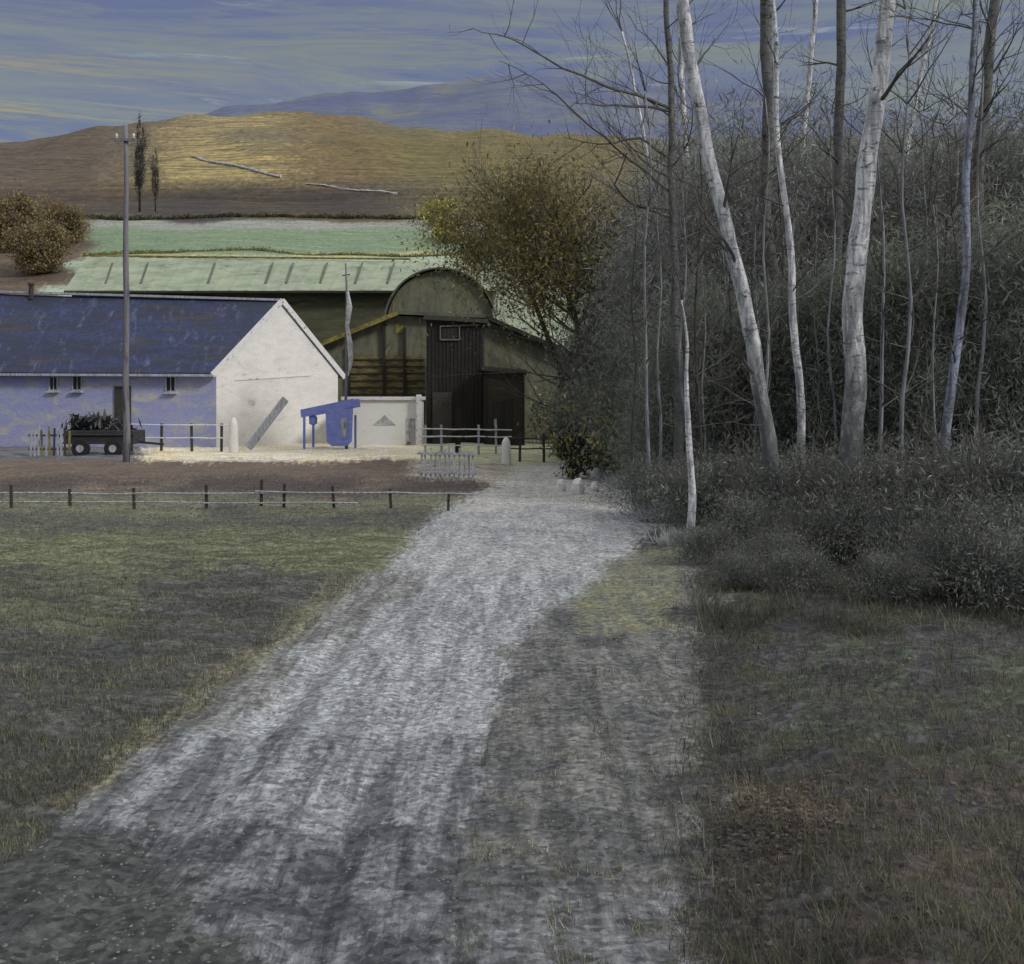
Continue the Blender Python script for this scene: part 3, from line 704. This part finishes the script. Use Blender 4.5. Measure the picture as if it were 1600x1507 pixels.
# pale picket hurdle
Yh = 30.0
t = thing('hurdle', 'pale upright-barred wooden hurdle at the head of the lane', 'hurdle', (X(700,Yh), Yh, 0))
for i in range(12):
    px = 658+i*7.4; g = MB(); g.bar((X(px,Yh), Yh, -.05), (X(px,Yh)+random.uniform(-.03,.03), Yh, random.uniform(.72,.92)), .045, .03); g.build('bar', 'grey_wood', t)
g = MB(); g.bar((X(652,Yh), Yh-.035, .72), (X(745,Yh), Yh-.035, .70), .03, .06); g.bar((X(652,Yh), Yh-.035, .22), (X(745,Yh), Yh-.035, .20), .03, .06); g.build('rail', 'grey_wood', t)
# picket panel, left
Yh = 41.5
t = thing('picket_panel', 'short grey and straw picket panel left of the black trailer', 'picket fence', (X(78,Yh), Yh, 0))
for i in range(11):
    px = 48+i*6; g = MB(); g.bar((X(px,Yh), Yh, -.05), (X(px,Yh)+random.uniform(-.04,.04), Yh, random.uniform(.9,1.15)), .07, .025); g.build('picket', random.choice(['grey_wood','ochre_edge','dark_wood','grey_wood']), t)
g = MB(); g.bar((X(44,Yh), Yh+.03, .8), (X(112,Yh), Yh+.03, .8), .03, .07); g.bar((X(44,Yh), Yh+.03, .3), (X(112,Yh), Yh+.03, .3), .03, .07); g.build('rail', 'dark_wood', t)
# white bollard (rounded)
def pier(px, Y, h, r, label, cat, name, mat='white_yard'):
    g = MB(); x = X(px, Y)
    g.tube([(x,Y,-.1),(x,Y,.1),(x,Y,h*.5),(x,Y,h*.8),(x,Y,h*.93),(x,Y,h)], [r,r*.95,r*.9,r*.85,r*.55,r*.15], 12, .12)
    o = g.build(name, mat, None, smooth=True); return props(o, label, cat)
pier(791, 37.0, .9, .16, 'white round-topped bollard left of the dark two-rail fence', 'bollard', 'bollard')
pier(365, 44.2, 1.4, .2, 'white round-topped gate pier at the cottage corner', 'gate pier', 'gate_pier')
g = MB(); g.bar(P(388,700,45.6), P(446,624,46.6), .14, .3); props(g.build('leaning_plank', 'grey_wood', None, bevel=.01), 'pale grey plank leaning up towards the gable', 'plank')
g = MB(); g.bar((X(716,44), 43.6, -.1), (X(716,44)+.03, 43.6, 1.7), .2, .2); g.bar((X(706,44), 43.45, .9), (X(727,44), 43.45, .9), .06, .1)
props(g.build('gatepost', 'black_tar'), 'dark square gatepost in the white three-rail fence', 'gatepost')
for a, b_, Y, lb in ((335,590,42.0,'long white kerb on the straw yard below the shelter'),(250,470,38.5,'low white kerb nearer the brown strip, before the gate pier')):
    g = MB(); k = 24
    for i in range(k):
        x0 = X(a+(b_-a)*i/k, Y); x1 = X(a+(b_-a)*(i+.93)/k, Y); g.box(x0, x1, Y, Y+.16, -.05, .10+random.uniform(-.02,.015), .012)
    props(g.build('kerb', 'white_yard'), lb, 'kerb')
# black trailer
Yt = 43.0
t = thing('farm_trailer', 'low black farm trailer heaped with brush before the cottage', 'trailer', (X(165,Yt), Yt, 0))
xa, xb = X(112,Yt), X(218,Yt)
g = MB(); g.box(xa, xb, Yt-.7, Yt+.7, .45, .95); g.build('bed', 'black_metal', t, bevel=.03)
g = MB(); g.box(xa-.05, xb+.05, Yt-.76, Yt-.705, .78, .84); g.box(xa-.05, xb+.05, Yt-.76, Yt-.705, .47, .53); g.build('side_rail', 'dark_wood', t)
for px in (140, 190):
    x = X(px,Yt); g = MB(); a = [(x+.3*math.cos(k*math.pi/9), Yt-.98, .3+.3*math.sin(k*math.pi/9)) for k in range(18)]; g.prism(a, (0,.2,0)); wl = g.build('wheel', 'rubber', t, bevel=.02)
    g = MB(); a = [(x+.14*math.cos(k*math.pi/6), Yt-.995, .3+.14*math.sin(k*math.pi/6)) for k in range(12)]; g.prism(a, (0,.02,0)); g.build('rim', 'grey_wood', wl)
g = MB(); g.bar((xb,Yt,.5), (xb+.9,Yt,.42), .1, .08); g.build('drawbar', 'black_metal', t)
cc = cloud(1500, (1.0,.5,.32), 18, .3, .1)+np.array([X(150,Yt), Yt, 1.1]); Vl, cl = leaves(cc, .09, [L(52,54,56), L(70,72,74), L(110,112,116)], 3.5)
b0 = t.location; quads_obj('brush_heap', Vl, cl, 'leaf', t, tuple(b0))
# boulders at the lane end
for px, py, s, lb in ((876,768,.15,'upright white stone at the lane end, leftmost of three'),(903,772,.19,'largest white stone at the lane end, the middle one'),(930,766,.12,'small white stone at the lane end, nearest the wood')):
    Y = GY(py); g = MB(); vs = []; fs = []
    bm_v = []
    for i in range(7):
        th = math.pi*i/6
        for k in range(9):
            a = 2*math.pi*k/9; d = Vector((math.sin(th)*math.cos(a), math.sin(th)*math.sin(a), math.cos(th)))
            R_ = s*(1+.35*mn.noise(d*1.5+Vector((px,0,0)))); vs.append(Vector((X(px,Y),Y,s*.6))+Vector((d.x*R_*.8, d.y*R_*.8, d.z*R_*1.25)))
    for i in range(6):
        for k in range(9): fs.append((i*9+k, (i+1)*9+k, (i+1)*9+(k+1)%9, i*9+(k+1)%9))
    g.add(vs, fs); props(g.build('boulder', 'white_yard', None, smooth=False), lb, 'stone')
# stone wall on the hill and hedges
def strip_wall(pts, hgt, wid, mat, name, label, cat):
    g = MB(); path = []
    for k in range(len(pts)-1):
        (a, b_), (c, d) = pts[k], pts[k+1]
        for i in range(14):
            px = a+(c-a)*i/14; Y = b_+(d-b_)*i/14; x = X(px, Y); path.append(Vector((x, Y, height(x, Y)+hgt*.4+random.uniform(-.1,.1)*hgt)))
    g.tube(path, [hgt*.38*(.6+.8*random.random()) for _ in path], 6, .5)
    return props(g.build(name, mat), label, cat)
def Y_for(px, py):
    """depth at which the terrain shows at picture height py, along the column px"""
    lo = 66.0
    while lo < 449 and HY-(height(X(px,lo),lo)-H)*F/lo > py: lo += .5
    return lo
wp = [(a, Y_for(a, b_)) for a, b_ in ((298,246),(350,258),(400,270),(442,279))]
strip_wall(wp, 1.0, .6, 'stone', 'dry_stone_wall', 'pale dry stone wall slanting down the ochre moor', 'stone wall')
wp = [(a, Y_for(a, b_)) for a, b_ in ((478,290),(560,300),(625,306))]
strip_wall(wp, .7, .6, 'stone', 'dry_stone_wall', 'fainter stone wall lower on the moor, further right', 'stone wall')
def hedge(px0, px1, Yf, n, R, pal, label, name='hedge', size=.35):
    pts = []
    for i in range(n):
        px = px0+(px1-px0)*random.random(); Y = Yf(px)+random.gauss(0,.6); x = X(px, Y); pts.append((x, Y, height(x,Y)+abs(random.gauss(0,.5))*R*(1+.7*mn.noise(Vector((px/25,0,0))))))
    Vl, cl = leaves(np.array(pts), size, pal, 1.6); return props(quads_obj(name, Vl, cl, 'leaf'), label, 'hedge')
hedge(130, 700, lambda p: 180.5, 9000, .4, [L(120,124,84), L(96,108,80), L(150,140,90)], 'thin yellowish hedge between the two green hill fields', size=.15)
hedge(120, 700, lambda p: 236.0, 12000, .7, [L(84,80,64), L(100,90,60), L(70,72,62)], 'ragged brown hedge between the upper field and the moor', size=.24)

# ------------------------------------------------------------------ trees
def grow(mb, p, d, length, r, depth, spread=.5, segs=5, kids=3, up_=.15, tips=None):
    path = [p]; radii = [r]; q = Vector(p); dd = Vector(d).normalized()
    for i in range(segs):
        dd = (dd+Vector((random.gauss(0,.16), random.gauss(0,.16), random.gauss(0,.1)+up_*.3))).normalized()
        q = q+dd*length/segs; path.append(Vector(q)); radii.append(max(.003, r*(1-.8*(i+1)/segs)))
        if depth > 0 and i >= 1 and random.random() < kids/segs*1.3:
            nd = (dd+Vector((random.gauss(0,spread), random.gauss(0,spread), random.gauss(0,spread*.7)+up_))).normalized()
            grow(mb, q, nd, length*random.uniform(.4,.7), radii[-1]*.7, depth-1, spread, max(3, segs-1), kids, up_, tips)
    mb.tube(path, radii, 4 if r < .03 else 6)
    if tips is not None: tips.append(Vector(q))
def birch(pts, Y, w0, w1, label, mat='birch', branches=14, name='birch_tree', foot=.25, group=None, brl=1.6, zb=0, dlean=0, cat='tree'):
    """pts: (px,py) from the foot upwards at depth Y; w0,w1 = diameter in metres at foot / top"""
    b = Vector((X(pts[0][0],Y), Y, ground_z(X(pts[0][0],Y), Y) if Y < 60 else height(X(pts[0][0],Y),Y)))
    t = thing(name, label, cat, b, group)
    ctrl = [Vector((b.x, Y, b.z-.15))]+[P(a, c, Y) for a, c in pts[1:]]
    path = []; hs = []
    for i in range(len(ctrl)-1):
        p0 = ctrl[max(i-1,0)]; p1 = ctrl[i]; p2 = ctrl[i+1]; p3 = ctrl[min(i+2,len(ctrl)-1)]
        for k in range(7):
            u = k/7; q = .5*((2*p1)+(p2-p0)*u+(2*p0-5*p1+4*p2-p3)*u*u+(3*p1-p0-3*p2+p3)*u**3)
            path.append(q+Vector((mn.noise(q*1.1)*.05, mn.noise(q*1.1+Vector((5,5,5)))*.05, 0)))
    path.append(ctrl[-1]); n = len(path); zt = path[-1].z
    radii = []
    for i, q in enumerate(path):
        u = max(0, (q.z-b.z)/(zt-b.z)); radii.append((w0*(1-u)+w1*u)/2*(1+.4*math.exp(-u*26)))
        hs.append(foot+u*.9)
    tr = MB(); tr.tube(path, radii, 12, .18, hs); tr.build('trunk', mat, t, smooth=True)
    for _ in range(branches):
        br = MB(); i = random.randint(int(n*.35), n-2); q = path[i]; a = random.uniform(0, 2*math.pi)
        grow(br, q, Vector((math.cos(a), math.sin(a), random.uniform(.2,1.0))), random.uniform(.5,1)*brl, radii[i]*.28, 2, .45, 6, 3, .1); br.build('branch', 'twig', t)
    for _ in range(4):
        br = MB(); grow(br, path[-1], Vector((random.gauss(0,.4), random.gauss(0,.4), 1)), random.uniform(1.5,2.5), radii[-1]*.6, 2, .4, 6, 3, .1); br.build('branch', 'twig', t)
    return t, path
birch([(1318,872),(1326,760),(1333,600),(1338,420),(1353,260),(1369,150),(1386,40),(1400,-160)], 15.7, .33, .19, 'thickest white birch, right of centre in the wood', branches=7, foot=.12)
birch([(1218,853),(1205,750),(1192,640),(1172,520),(1142,380),(1103,230),(1075,60),(1052,-140)], 17.0, .24, .17, 'white birch leaning left, its bark white from top to waist', branches=7, foot=.12)
birch([(1256,840),(1252,700),(1248,600),(1240,500),(1236,400),(1222,290),(1212,160),(1206,-60)], 18.5, .15, .07, 'slender white birch between the leaning and the thickest birch', branches=8, foot=.25)
birch([(1078,870),(1080,790),(1076,700),(1074,600),(1077,540),(1073,500),(1066,470)], 15.6, .13, .025, 'short patchy pale stem at the edge of the lane', branches=7, brl=.9, foot=.25)
birch([(1484,900),(1476,720),(1486,610),(1498,520),(1508,440),(1512,300),(1520,100),(1530,-60)], 15.0, .13, .08, 'bluish birch nearest the right edge of the wood', 'birch_blue', branches=10, foot=.3)
birch([(1225,800),(1215,600),(1205,420),(1196,300),(1200,200),(1198,60),(1196,-120)], 25, .30, .24, 'dark straight trunk behind the slender birch, bare against the sky', 'dark_trunk', branches=6, brl=1.6)
birch([(1302,790),(1306,600),(1308,400),(1312,200),(1314,40),(1316,-80)], 26, .26, .2, 'dark trunk left of the thickest birch', 'dark_trunk', branches=6, brl=1.6)
birch([(1215,780),(1228,500),(1240,350),(1252,240),(1262,140),(1272,30),(1284,-100)], 33, .2, .13, 'thin white birch leaning right, between the two dark trunks', branches=5, brl=1.7, foot=.55)
birch([(1352,775),(1385,480),(1405,320),(1418,230),(1436,130),(1458,30),(1475,-80)], 33, .2, .12, 'thin white birch leaning right, beyond the thickest birch', branches=5, brl=1.7, foot=.55)
birch([(1040,770),(1030,400),(1012,250),(998,170),(986,110),(972,50)], 33, .22, .06, 'thin white birch at the left edge of the wood, broken-topped', branches=5, brl=1.4, foot=.6)
birch([(1078,775),(1076,400),(1074,260),(1066,160),(1062,30),(1060,-60)], 34, .2, .16, 'pale grey birch close behind the leaning birch top', branches=8, brl=2.0, foot=.5)
birch([(1530,800),(1536,600),(1535,400),(1530,250),(1545,100),(1560,-60)], 24, .26, .2, 'dark trunk at the far right of the wood', 'dark_trunk', branches=9, brl=2)
# dark branching tree with long boughs reaching left over the sky
t, path = birch([(1062,800),(1060,600),(1052,400),(1048,280),(1050,170),(1046,80),(1040,-40)], 23, .22, .1, 'dark tree reaching long thin boughs left over the moor', 'dark_trunk', branches=12, brl=2.4)
for pl in ([(1050,168),(960,138),(880,105),(800,62),(740,45)], [(1050,172),(980,166),(930,164),(895,160)], [(1048,300),(985,250),(945,215),(900,180),(850,130),(780,95)], [(1048,330),(990,320),(960,290),(980,240),(940,250)], [(1050,250),(1000,215),(935,228),(880,215)]):
    g = MB(); pts = [P(a, b_, 23-.25*i) for i, (a, b_) in enumerate(pl)]; path_ = []
    for i in range(len(pts)-1):
        for k in range(5): q = pts[i].lerp(pts[i+1], k/5); path_.append(q+Vector((0,0,.06*mn.noise(q*2.5))))
    path_.append(pts[-1]); n = len(path_); g.tube(path_, [.035*(1-.88*i/n) for i in range(n)], 5)
    for i in range(4, n, 2): grow(g, path_[i], Vector((random.uniform(-1,.3), random.gauss(0,.4), random.uniform(-.6,.9))), random.uniform(.4,1.1), .01, 1, .5, 4, 3, .1)
    g.build('bough', 'twig', t)

# thicket trees : four prototypes, copied
KA = 4.4
PAL_D = [L(68,69,68), L(78,79,78), L(56,58,60), L(90,91,90), L(72,74,78)]
PAL_O = [L(84,84,66), L(98,92,62), L(70,72,62), L(58,60,56)]
PAL_G = [L(70,76,68), L(62,67,62), L(82,87,78), L(56,59,58)]
PAL_T = [L(112,106,74,2.0), L(100,96,68,2.0), L(92,88,66,2.0), L(78,77,66,2.0), L(124,116,78,2.0)]
def thicket(R, hc, nleaf, pal, size, kinds=('thicket_tree','tree'), trunk=.16, twigs=26, aspect=3.2, clumps=60, tight=.2, tw_mat='twig', off=(0,0)):
    t = thing(kinds[0], 'x', kinds[1], (0,0,0))
    g = MB(); g.tube([(0,0,-.2),(.05+off[0]*.3,off[1]*.3,hc*.4),(-.05+off[0]*.75,.05+off[1]*.75,hc*.8),(off[0],off[1],hc*1.2)], [trunk,trunk*.8,trunk*.6,trunk*.3], 8, .2); g.build('trunk', 'dead_bark', t, smooth=True)
    br = MB()
    for _ in range(twigs):
        z = random.uniform(.15, 1.1)*hc; a = random.uniform(0, 2*math.pi)
        grow(br, Vector((off[0]*min(1,z/hc),off[1]*min(1,z/hc),z)), Vector((math.cos(a)*R[0]/R[2], math.sin(a)*R[1]/R[2], random.uniform(.1,1.3))), random.uniform(.7,1.15)*max(R[0], R[2]*.6), trunk*.3, 2, .4, 6, 4, .12)
    br.build('branches', tw_mat, t)
    cc = cloud(nleaf, R, clumps, tight)+np.array([off[0],off[1],hc]); cc = cc[cc[:,2] > .05]
    Vl, cl = leaves(cc, size, pal, aspect); quads_obj('crown', Vl, cl, 'leaf', t)
    return t
def put(proto, first, px, Y, s, label, rz=None, group=None, sz=None):
    if first: o = proto; kids = []
    else:
        o = proto.copy(); col.objects.link(o)
        for ch in proto.children:
            c = ch.copy(); col.objects.link(c); c.parent = o
    x = X(px, Y); o.location = (x, Y, ground_z(x, Y) if Y < 60 else height(x, Y)); o.rotation_euler.z = rz if rz is not None else random.uniform(0, 6.28)
    o.scale = (s, s, sz or s); o['label'] = label
    if group: o['group'] = group
    elif 'group' in o: del o['group']
    return o
TA = thicket((3.2,3.0,4.2), 4.6, 70000, PAL_D, .024, aspect=10)
TB = thicket((3.0,3.0,4.4), 4.6, 66000, PAL_G+PAL_D, .024, aspect=10)
TC = thicket((2.6,2.6,3.2), 3.2, 50000, PAL_G+PAL_D[:2], .022, aspect=9)
grp = 'dense dark trees filling the wood behind the birches'
LAB = 'dense dark twiggy tree in the mass behind the birches'
spots = [(TA,1098,34,.98),(TB,1150,32,1.0),(TA,1200,30,.93),(TB,1265,31,.95),(TA,1340,30,.93),(TB,1410,31,.93),(TA,1490,29,.9),(TB,1570,28,.95),(TA,1660,28,.98),(TB,1760,27,.95),
         (TB,1115,40,1.15),(TA,1220,38,1.1),(TB,1380,37,1.1),(TA,1530,36,1.12),(TA,1010,47,1.0)]
used = set()
for pr, px, Y, s in spots:
    put(pr, id(pr) not in used, px, Y, s, LAB, group=grp); used.add(id(pr))
first = True
for px, Y, s in ((1000,33,.62),(1050,29,.6),(1120,25,.7),(1200,24,.62),(1290,24,.7),(1380,23,.72),(1465,22,.75),(1560,21,.8),(1660,20,.8),(975,40,.8),(1075,25,.5)):
    put(TC, first, px, Y, s, 'mid-height dark green shrub in the understorey of the wood', group='understorey shrubs of the wood'); first = False
# low undergrowth at the foot of the wood
TD = thicket((1.1,1.0,.62), .55, 14000, [tuple(v*.82 for v in q) for q in PAL_G+PAL_D], .015, ('bramble_bush','bush'), .03, 26, 5, 40, .3)
first = True
for px, Y, s in ((1030,21,.8),(1095,19,.75),(1150,18.5,1.0),(1240,17.4,.9),(1310,16.5,1.0),(1395,15.5,1.0),(1470,14.8,1.0),(1560,14,1.1),(1640,13.5,1.2),(1180,15.6,.6),(1285,14.9,.55),(1352,14.6,.6),(1110,15.0,.4),(1215,14.0,.4),(1480,12.0,.5),(1250,12.6,.35),(1600,11.0,.6),(1390,11.6,.35),(1150,13.0,.3),(1430,13.5,.65),(1545,12.2,.7)):
    put(TD, first, px, Y, s, 'low tangled bramble at the foot of the wood', group='brambles along the foot of the wood'); first = False
KA = 2.2
# saplings: bare stems
first = True
def sapling(bark='dead_bark'):
    t = thing('sapling', 'x', 'tree', (0,0,0)); g = MB()
    path = [Vector((.06*math.sin(i*.9), .05*math.cos(i*1.3), -.1+i*.62)) for i in range(12)]
    g.tube(path, [.035*(1-.07*i) for i in range(12)], 6); g.build('trunk', bark, t, smooth=True)
    g = MB()
    for i in range(3, 12):
        for _ in range(2): grow(g, path[i], Vector((random.gauss(0,1), random.gauss(0,1), random.uniform(.6,1.6))), random.uniform(.6,1.3), .012, 1, .35, 5, 3, .15)
    g.build('branches', 'twig', t); return t
SA = sapling()
for k in range(22):
    put(SA, k == 0, 1000+k*28+random.uniform(-12,12), random.uniform(19,27), random.uniform(.7,1.15), 'bare thin sapling standing among the dark undergrowth', group='bare saplings in the wood')
SB = sapling('pale_sapling')
for k in range(18):
    put(SB, k == 0, 1010+k*33+random.uniform(-14,14), random.uniform(17,24), random.uniform(.7,1.2), 'pale grey bare sapling standing in the thick of the wood', group='pale saplings in the wood')
# ochre tree at the wood's edge
TT = thicket((2.9,2.2,2.5), 7.4, 30000, PAL_T, .045, ('ochre_tree','tree'), .17, 44, 3.2, 30, .3, off=(-1.7,0))
put(TT, True, 945, 40, 1.0, 'ochre-leaved tree leaning out of the wood towards the farm', 0)
T2 = thicket((2.6,1.8,1.9), 8.7, 20000, PAL_T, .045, ('ochre_tree','tree'), .13, 30, 3.2, 22, .32, off=(-2.8,0))
put(T2, True, 905, 43.5, .98, 'smaller ochre tree with high crown left of the leaning ochre tree', 0)
# olive scrub right of the barns
T3 = thicket((1.5,1.3,1.3), 1.2, 7000, PAL_O+PAL_G, .07, ('scrub_bush','bush'), .07, 18, 2.4, 26, .24)
put(T3, True, 893, 44, .8, 'olive scrub bush right of the low brown shed')
put(T3, False, 940, 37, 1.0, 'taller olive scrub bush between the fence and the wood')
put(T3, False, 985, 31, .85, 'olive scrub bush nearest the head of the lane')
put(T3, False, 878, 55, 1.0, 'broad olive scrub bush close against the barn')
T4 = thicket((.5,.4,.62), .62, 1500, [L(46,46,46), L(60,60,60), L(120,118,70)], .05, ('dead_bush','bush'), .03, 12, 2.8, 12, .28)
put(T4, True, 893, 31, 1.0, 'small blackened bush behind the white stones')
# gorse, yellow
T5 = thicket((1.0,.9,.8), .7, 1800, [L(190,180,90), L(150,144,80), L(110,112,70)], .09, ('gorse_bush','bush'), .06, 8, 1.6, 14, .3)
x = X(684,225); put(T5, True, 684, 225, 3.2, 'bright yellow gorse bush at the end of the upper field')
put(T5, False, 905, 66, .9, 'yellow gorse bush beside the barn roof end')
put(T5, False, 842, 96, 1.6, 'yellow gorse bush in the pale field behind the barn')
put(T5, False, 700, 205, 2.6, 'dull yellow gorse bush below the brightest one')
# dark slim trees on the hill
T6 = thicket((1.3,1.3,9.5), 13, 2600, [L(84,84,84), L(72,72,70), L(98,96,86)], .16, ('poplar','tree'), .25, 40, 3.5, 40, .12)
put(T6, True, 218, 262, .95, 'taller of two slim dark poplars on the moor slope')
put(T6, False, 243, 258, .62, 'shorter slim dark poplar right of the taller one')
# brown copse at the left edge of the fields
T7 = thicket((4.5,3.5,3.6), 3.6, 24000, [L(96,86,74), L(106,94,72), L(80,74,68), L(128,114,78)], .14, ('copse_tree','tree'), .3, 20, 2.0, 40, .22)
put(T7, True, 60, 160, 1.0, 'brown bushy tree left of the pale field, in front')
put(T7, False, 95, 200, 1.0, 'brown bushy tree left of the green strip, farther back')
put(T7, False, 8, 186, 1.35, 'brown bushy tree at the left edge of the hill')
# bleached grass clumps at the lane's right edge
def tuft(n=800, h=.42, w=.36):
    base = rng.normal(size=(n,3))*np.array([w*.5,w*.4,0]); d = unit(rng.normal(size=(n,3))*np.array([1,.7,.5])+np.array([0,0,.8])); l = h*(.4+.6*rng.random((n,1)))
    tip = base+d*l; r = unit(np.cross(d, np.array([0,1.0,.2])))*.008; mid = (base+tip)/2
    pal = np.array([L(190,192,198,1.3), L(150,152,156), L(120,122,120)]); c = pal[rng.integers(0,3,n)]
    o = quads_obj('dry_grass_clump', np.stack([base-r, base+r, mid+r, tip, mid-r], 1), c, 'leaf', nper=5); return props(o, 'x', 'grass clump')
TU = tuft()
tl = ['bleached grass clump at the head of the lane','bleached grass clump beside the white stones','largest bleached grass clump at the right bend of the lane','bleached grass clump just below the bend','bleached grass clump left of the short pale stem']
for k, (px, py, s) in enumerate(((985,762,1.2),(948,752,1.0),(1045,815,1.3),(1062,850,.8),(1018,790,.9))):
    o = TU if k == 0 else TU.copy()
    if k: col.objects.link(o)
    Y = GY(py); o.location = (X(px,Y), Y, 0); o.scale = (s,s,s); o.rotation_euler.z = k*1.3; o['label'] = tl[k]

# ------------------------------------------------------------------ sky, sun, camera
SUN_EL, SUN_AZ = math.radians(36), math.radians(122)    # azimuth clockwise from +Y
wd = bpy.data.worlds.new('World'); scene.world = wd; wd.use_nodes = True; nt = wd.node_tree; nt.nodes.clear()
out = nt.nodes.new('ShaderNodeOutputWorld'); bg = nt.nodes.new('ShaderNodeBackground'); nt.links.new(bg.outputs[0], out.inputs[0])
sky = nt.nodes.new('ShaderNodeTexSky'); sky.sky_type = 'NISHITA'; sky.sun_disc = False; sky.sun_elevation = SUN_EL; sky.sun_rotation = SUN_AZ
bg.inputs['Strength'].default_value = .1
gen = nt.nodes.new('ShaderNodeTexCoord').outputs['Generated']
n1 = noise_node(nt, gen, (1.3,1.3,12), 1.6, 10, .68, .7)
n2 = noise_node(nt, gen, (2.4,2.4,26), 1.5, 10, .75, 1.0, (0.0,.06,.3))
S = 10
K = lambda r, g, b: (lin(r)*S, lin(g)*S, lin(b)*S)
c = mix(nt, ramp(nt, n1, .42, .58), K(102,111,146), K(128,136,140))
c = mix(nt, ramp(nt, n2, .48, .60), c, K(130,136,132))
c = mix(nt, ramp(nt, noise_node(nt, gen, (3,3,34), 2.2, 8, .7, .6), .60, .70), c, K(156,164,172))
az = nt.nodes.new('ShaderNodeSeparateXYZ'); nt.links.new(gen, az.inputs[0])
lf = nt.nodes.new('ShaderNodeMath'); lf.operation = 'MULTIPLY'; nt.links.new(ramp(nt, az.outputs[0], -.12, -.38), lf.inputs[0])
nt.links.new(ramp(nt, noise_node(nt, gen, (3,3,60), 2.0, 8, .75, .4, (0,.05,0)), .52, .62), lf.inputs[1])
lo_ = nt.nodes.new('ShaderNodeMath'); lo_.operation = 'MULTIPLY'; nt.links.new(lf.outputs[0], lo_.inputs[0]); nt.links.new(ramp(nt, az.outputs[2], .285, .24), lo_.inputs[1])
c = mix(nt, lo_.outputs[0], c, K(164,152,112))      # low evening-yellow cloud streaks over the left end of the moor
c = mix(nt, .12, c, sky.outputs[0])
sp = nt.nodes.new('ShaderNodeSeparateXYZ'); nt.links.new(gen, sp.inputs[0])
mr = nt.nodes.new('ShaderNodeMapRange'); mr.inputs[1].default_value = .32; mr.inputs[2].default_value = .9; mr.inputs[3].default_value = 1; mr.inputs[4].default_value = 4.2
nt.links.new(sp.outputs[2], mr.inputs[0])
mr2 = nt.nodes.new('ShaderNodeMapRange'); mr2.inputs[1].default_value = .32; mr2.inputs[2].default_value = .7; mr2.inputs[3].default_value = 0; mr2.inputs[4].default_value = .8
nt.links.new(sp.outputs[2], mr2.inputs[0])
c = mix(nt, mr2.outputs[0], c, K(138,135,130))     # neutral cloud overhead, brighter towards the zenith as an overcast sky is
vm = nt.nodes.new('ShaderNodeVectorMath'); vm.operation = 'SCALE'; nt.links.new(c, vm.inputs[0]); nt.links.new(mr.outputs[0], vm.inputs['Scale'])
nt.links.new(vm.outputs[0], bg.inputs[0])
sl = bpy.data.lights.new('Sun', 'SUN'); sl.energy = 2.0; sl.angle = math.radians(9); sl.color = (1, .95, .88)
so = bpy.data.objects.new('Sun', sl); col.objects.link(so)
sd = Vector((math.sin(SUN_AZ)*math.cos(SUN_EL), math.cos(SUN_AZ)*math.cos(SUN_EL), math.sin(SUN_EL)))
so.rotation_euler = (-sd).to_track_quat('-Z', 'Y').to_euler()
cam = bpy.data.cameras.new('Camera'); co_ = bpy.data.objects.new('Camera', cam); col.objects.link(co_)
cam.sensor_width = 36; cam.lens = 36*F/1600; cam.shift_y = -(1507/2-HY)/1600*1.0; cam.clip_end = 6000; cam.clip_start = .05
co_.location = (0,0,H); co_.rotation_euler = (math.radians(90),0,0)
scene.camera = co_
scene.view_settings.view_transform = 'Standard'; scene.view_settings.look = 'None'; scene.view_settings.exposure = 0; scene.view_settings.gamma = 1
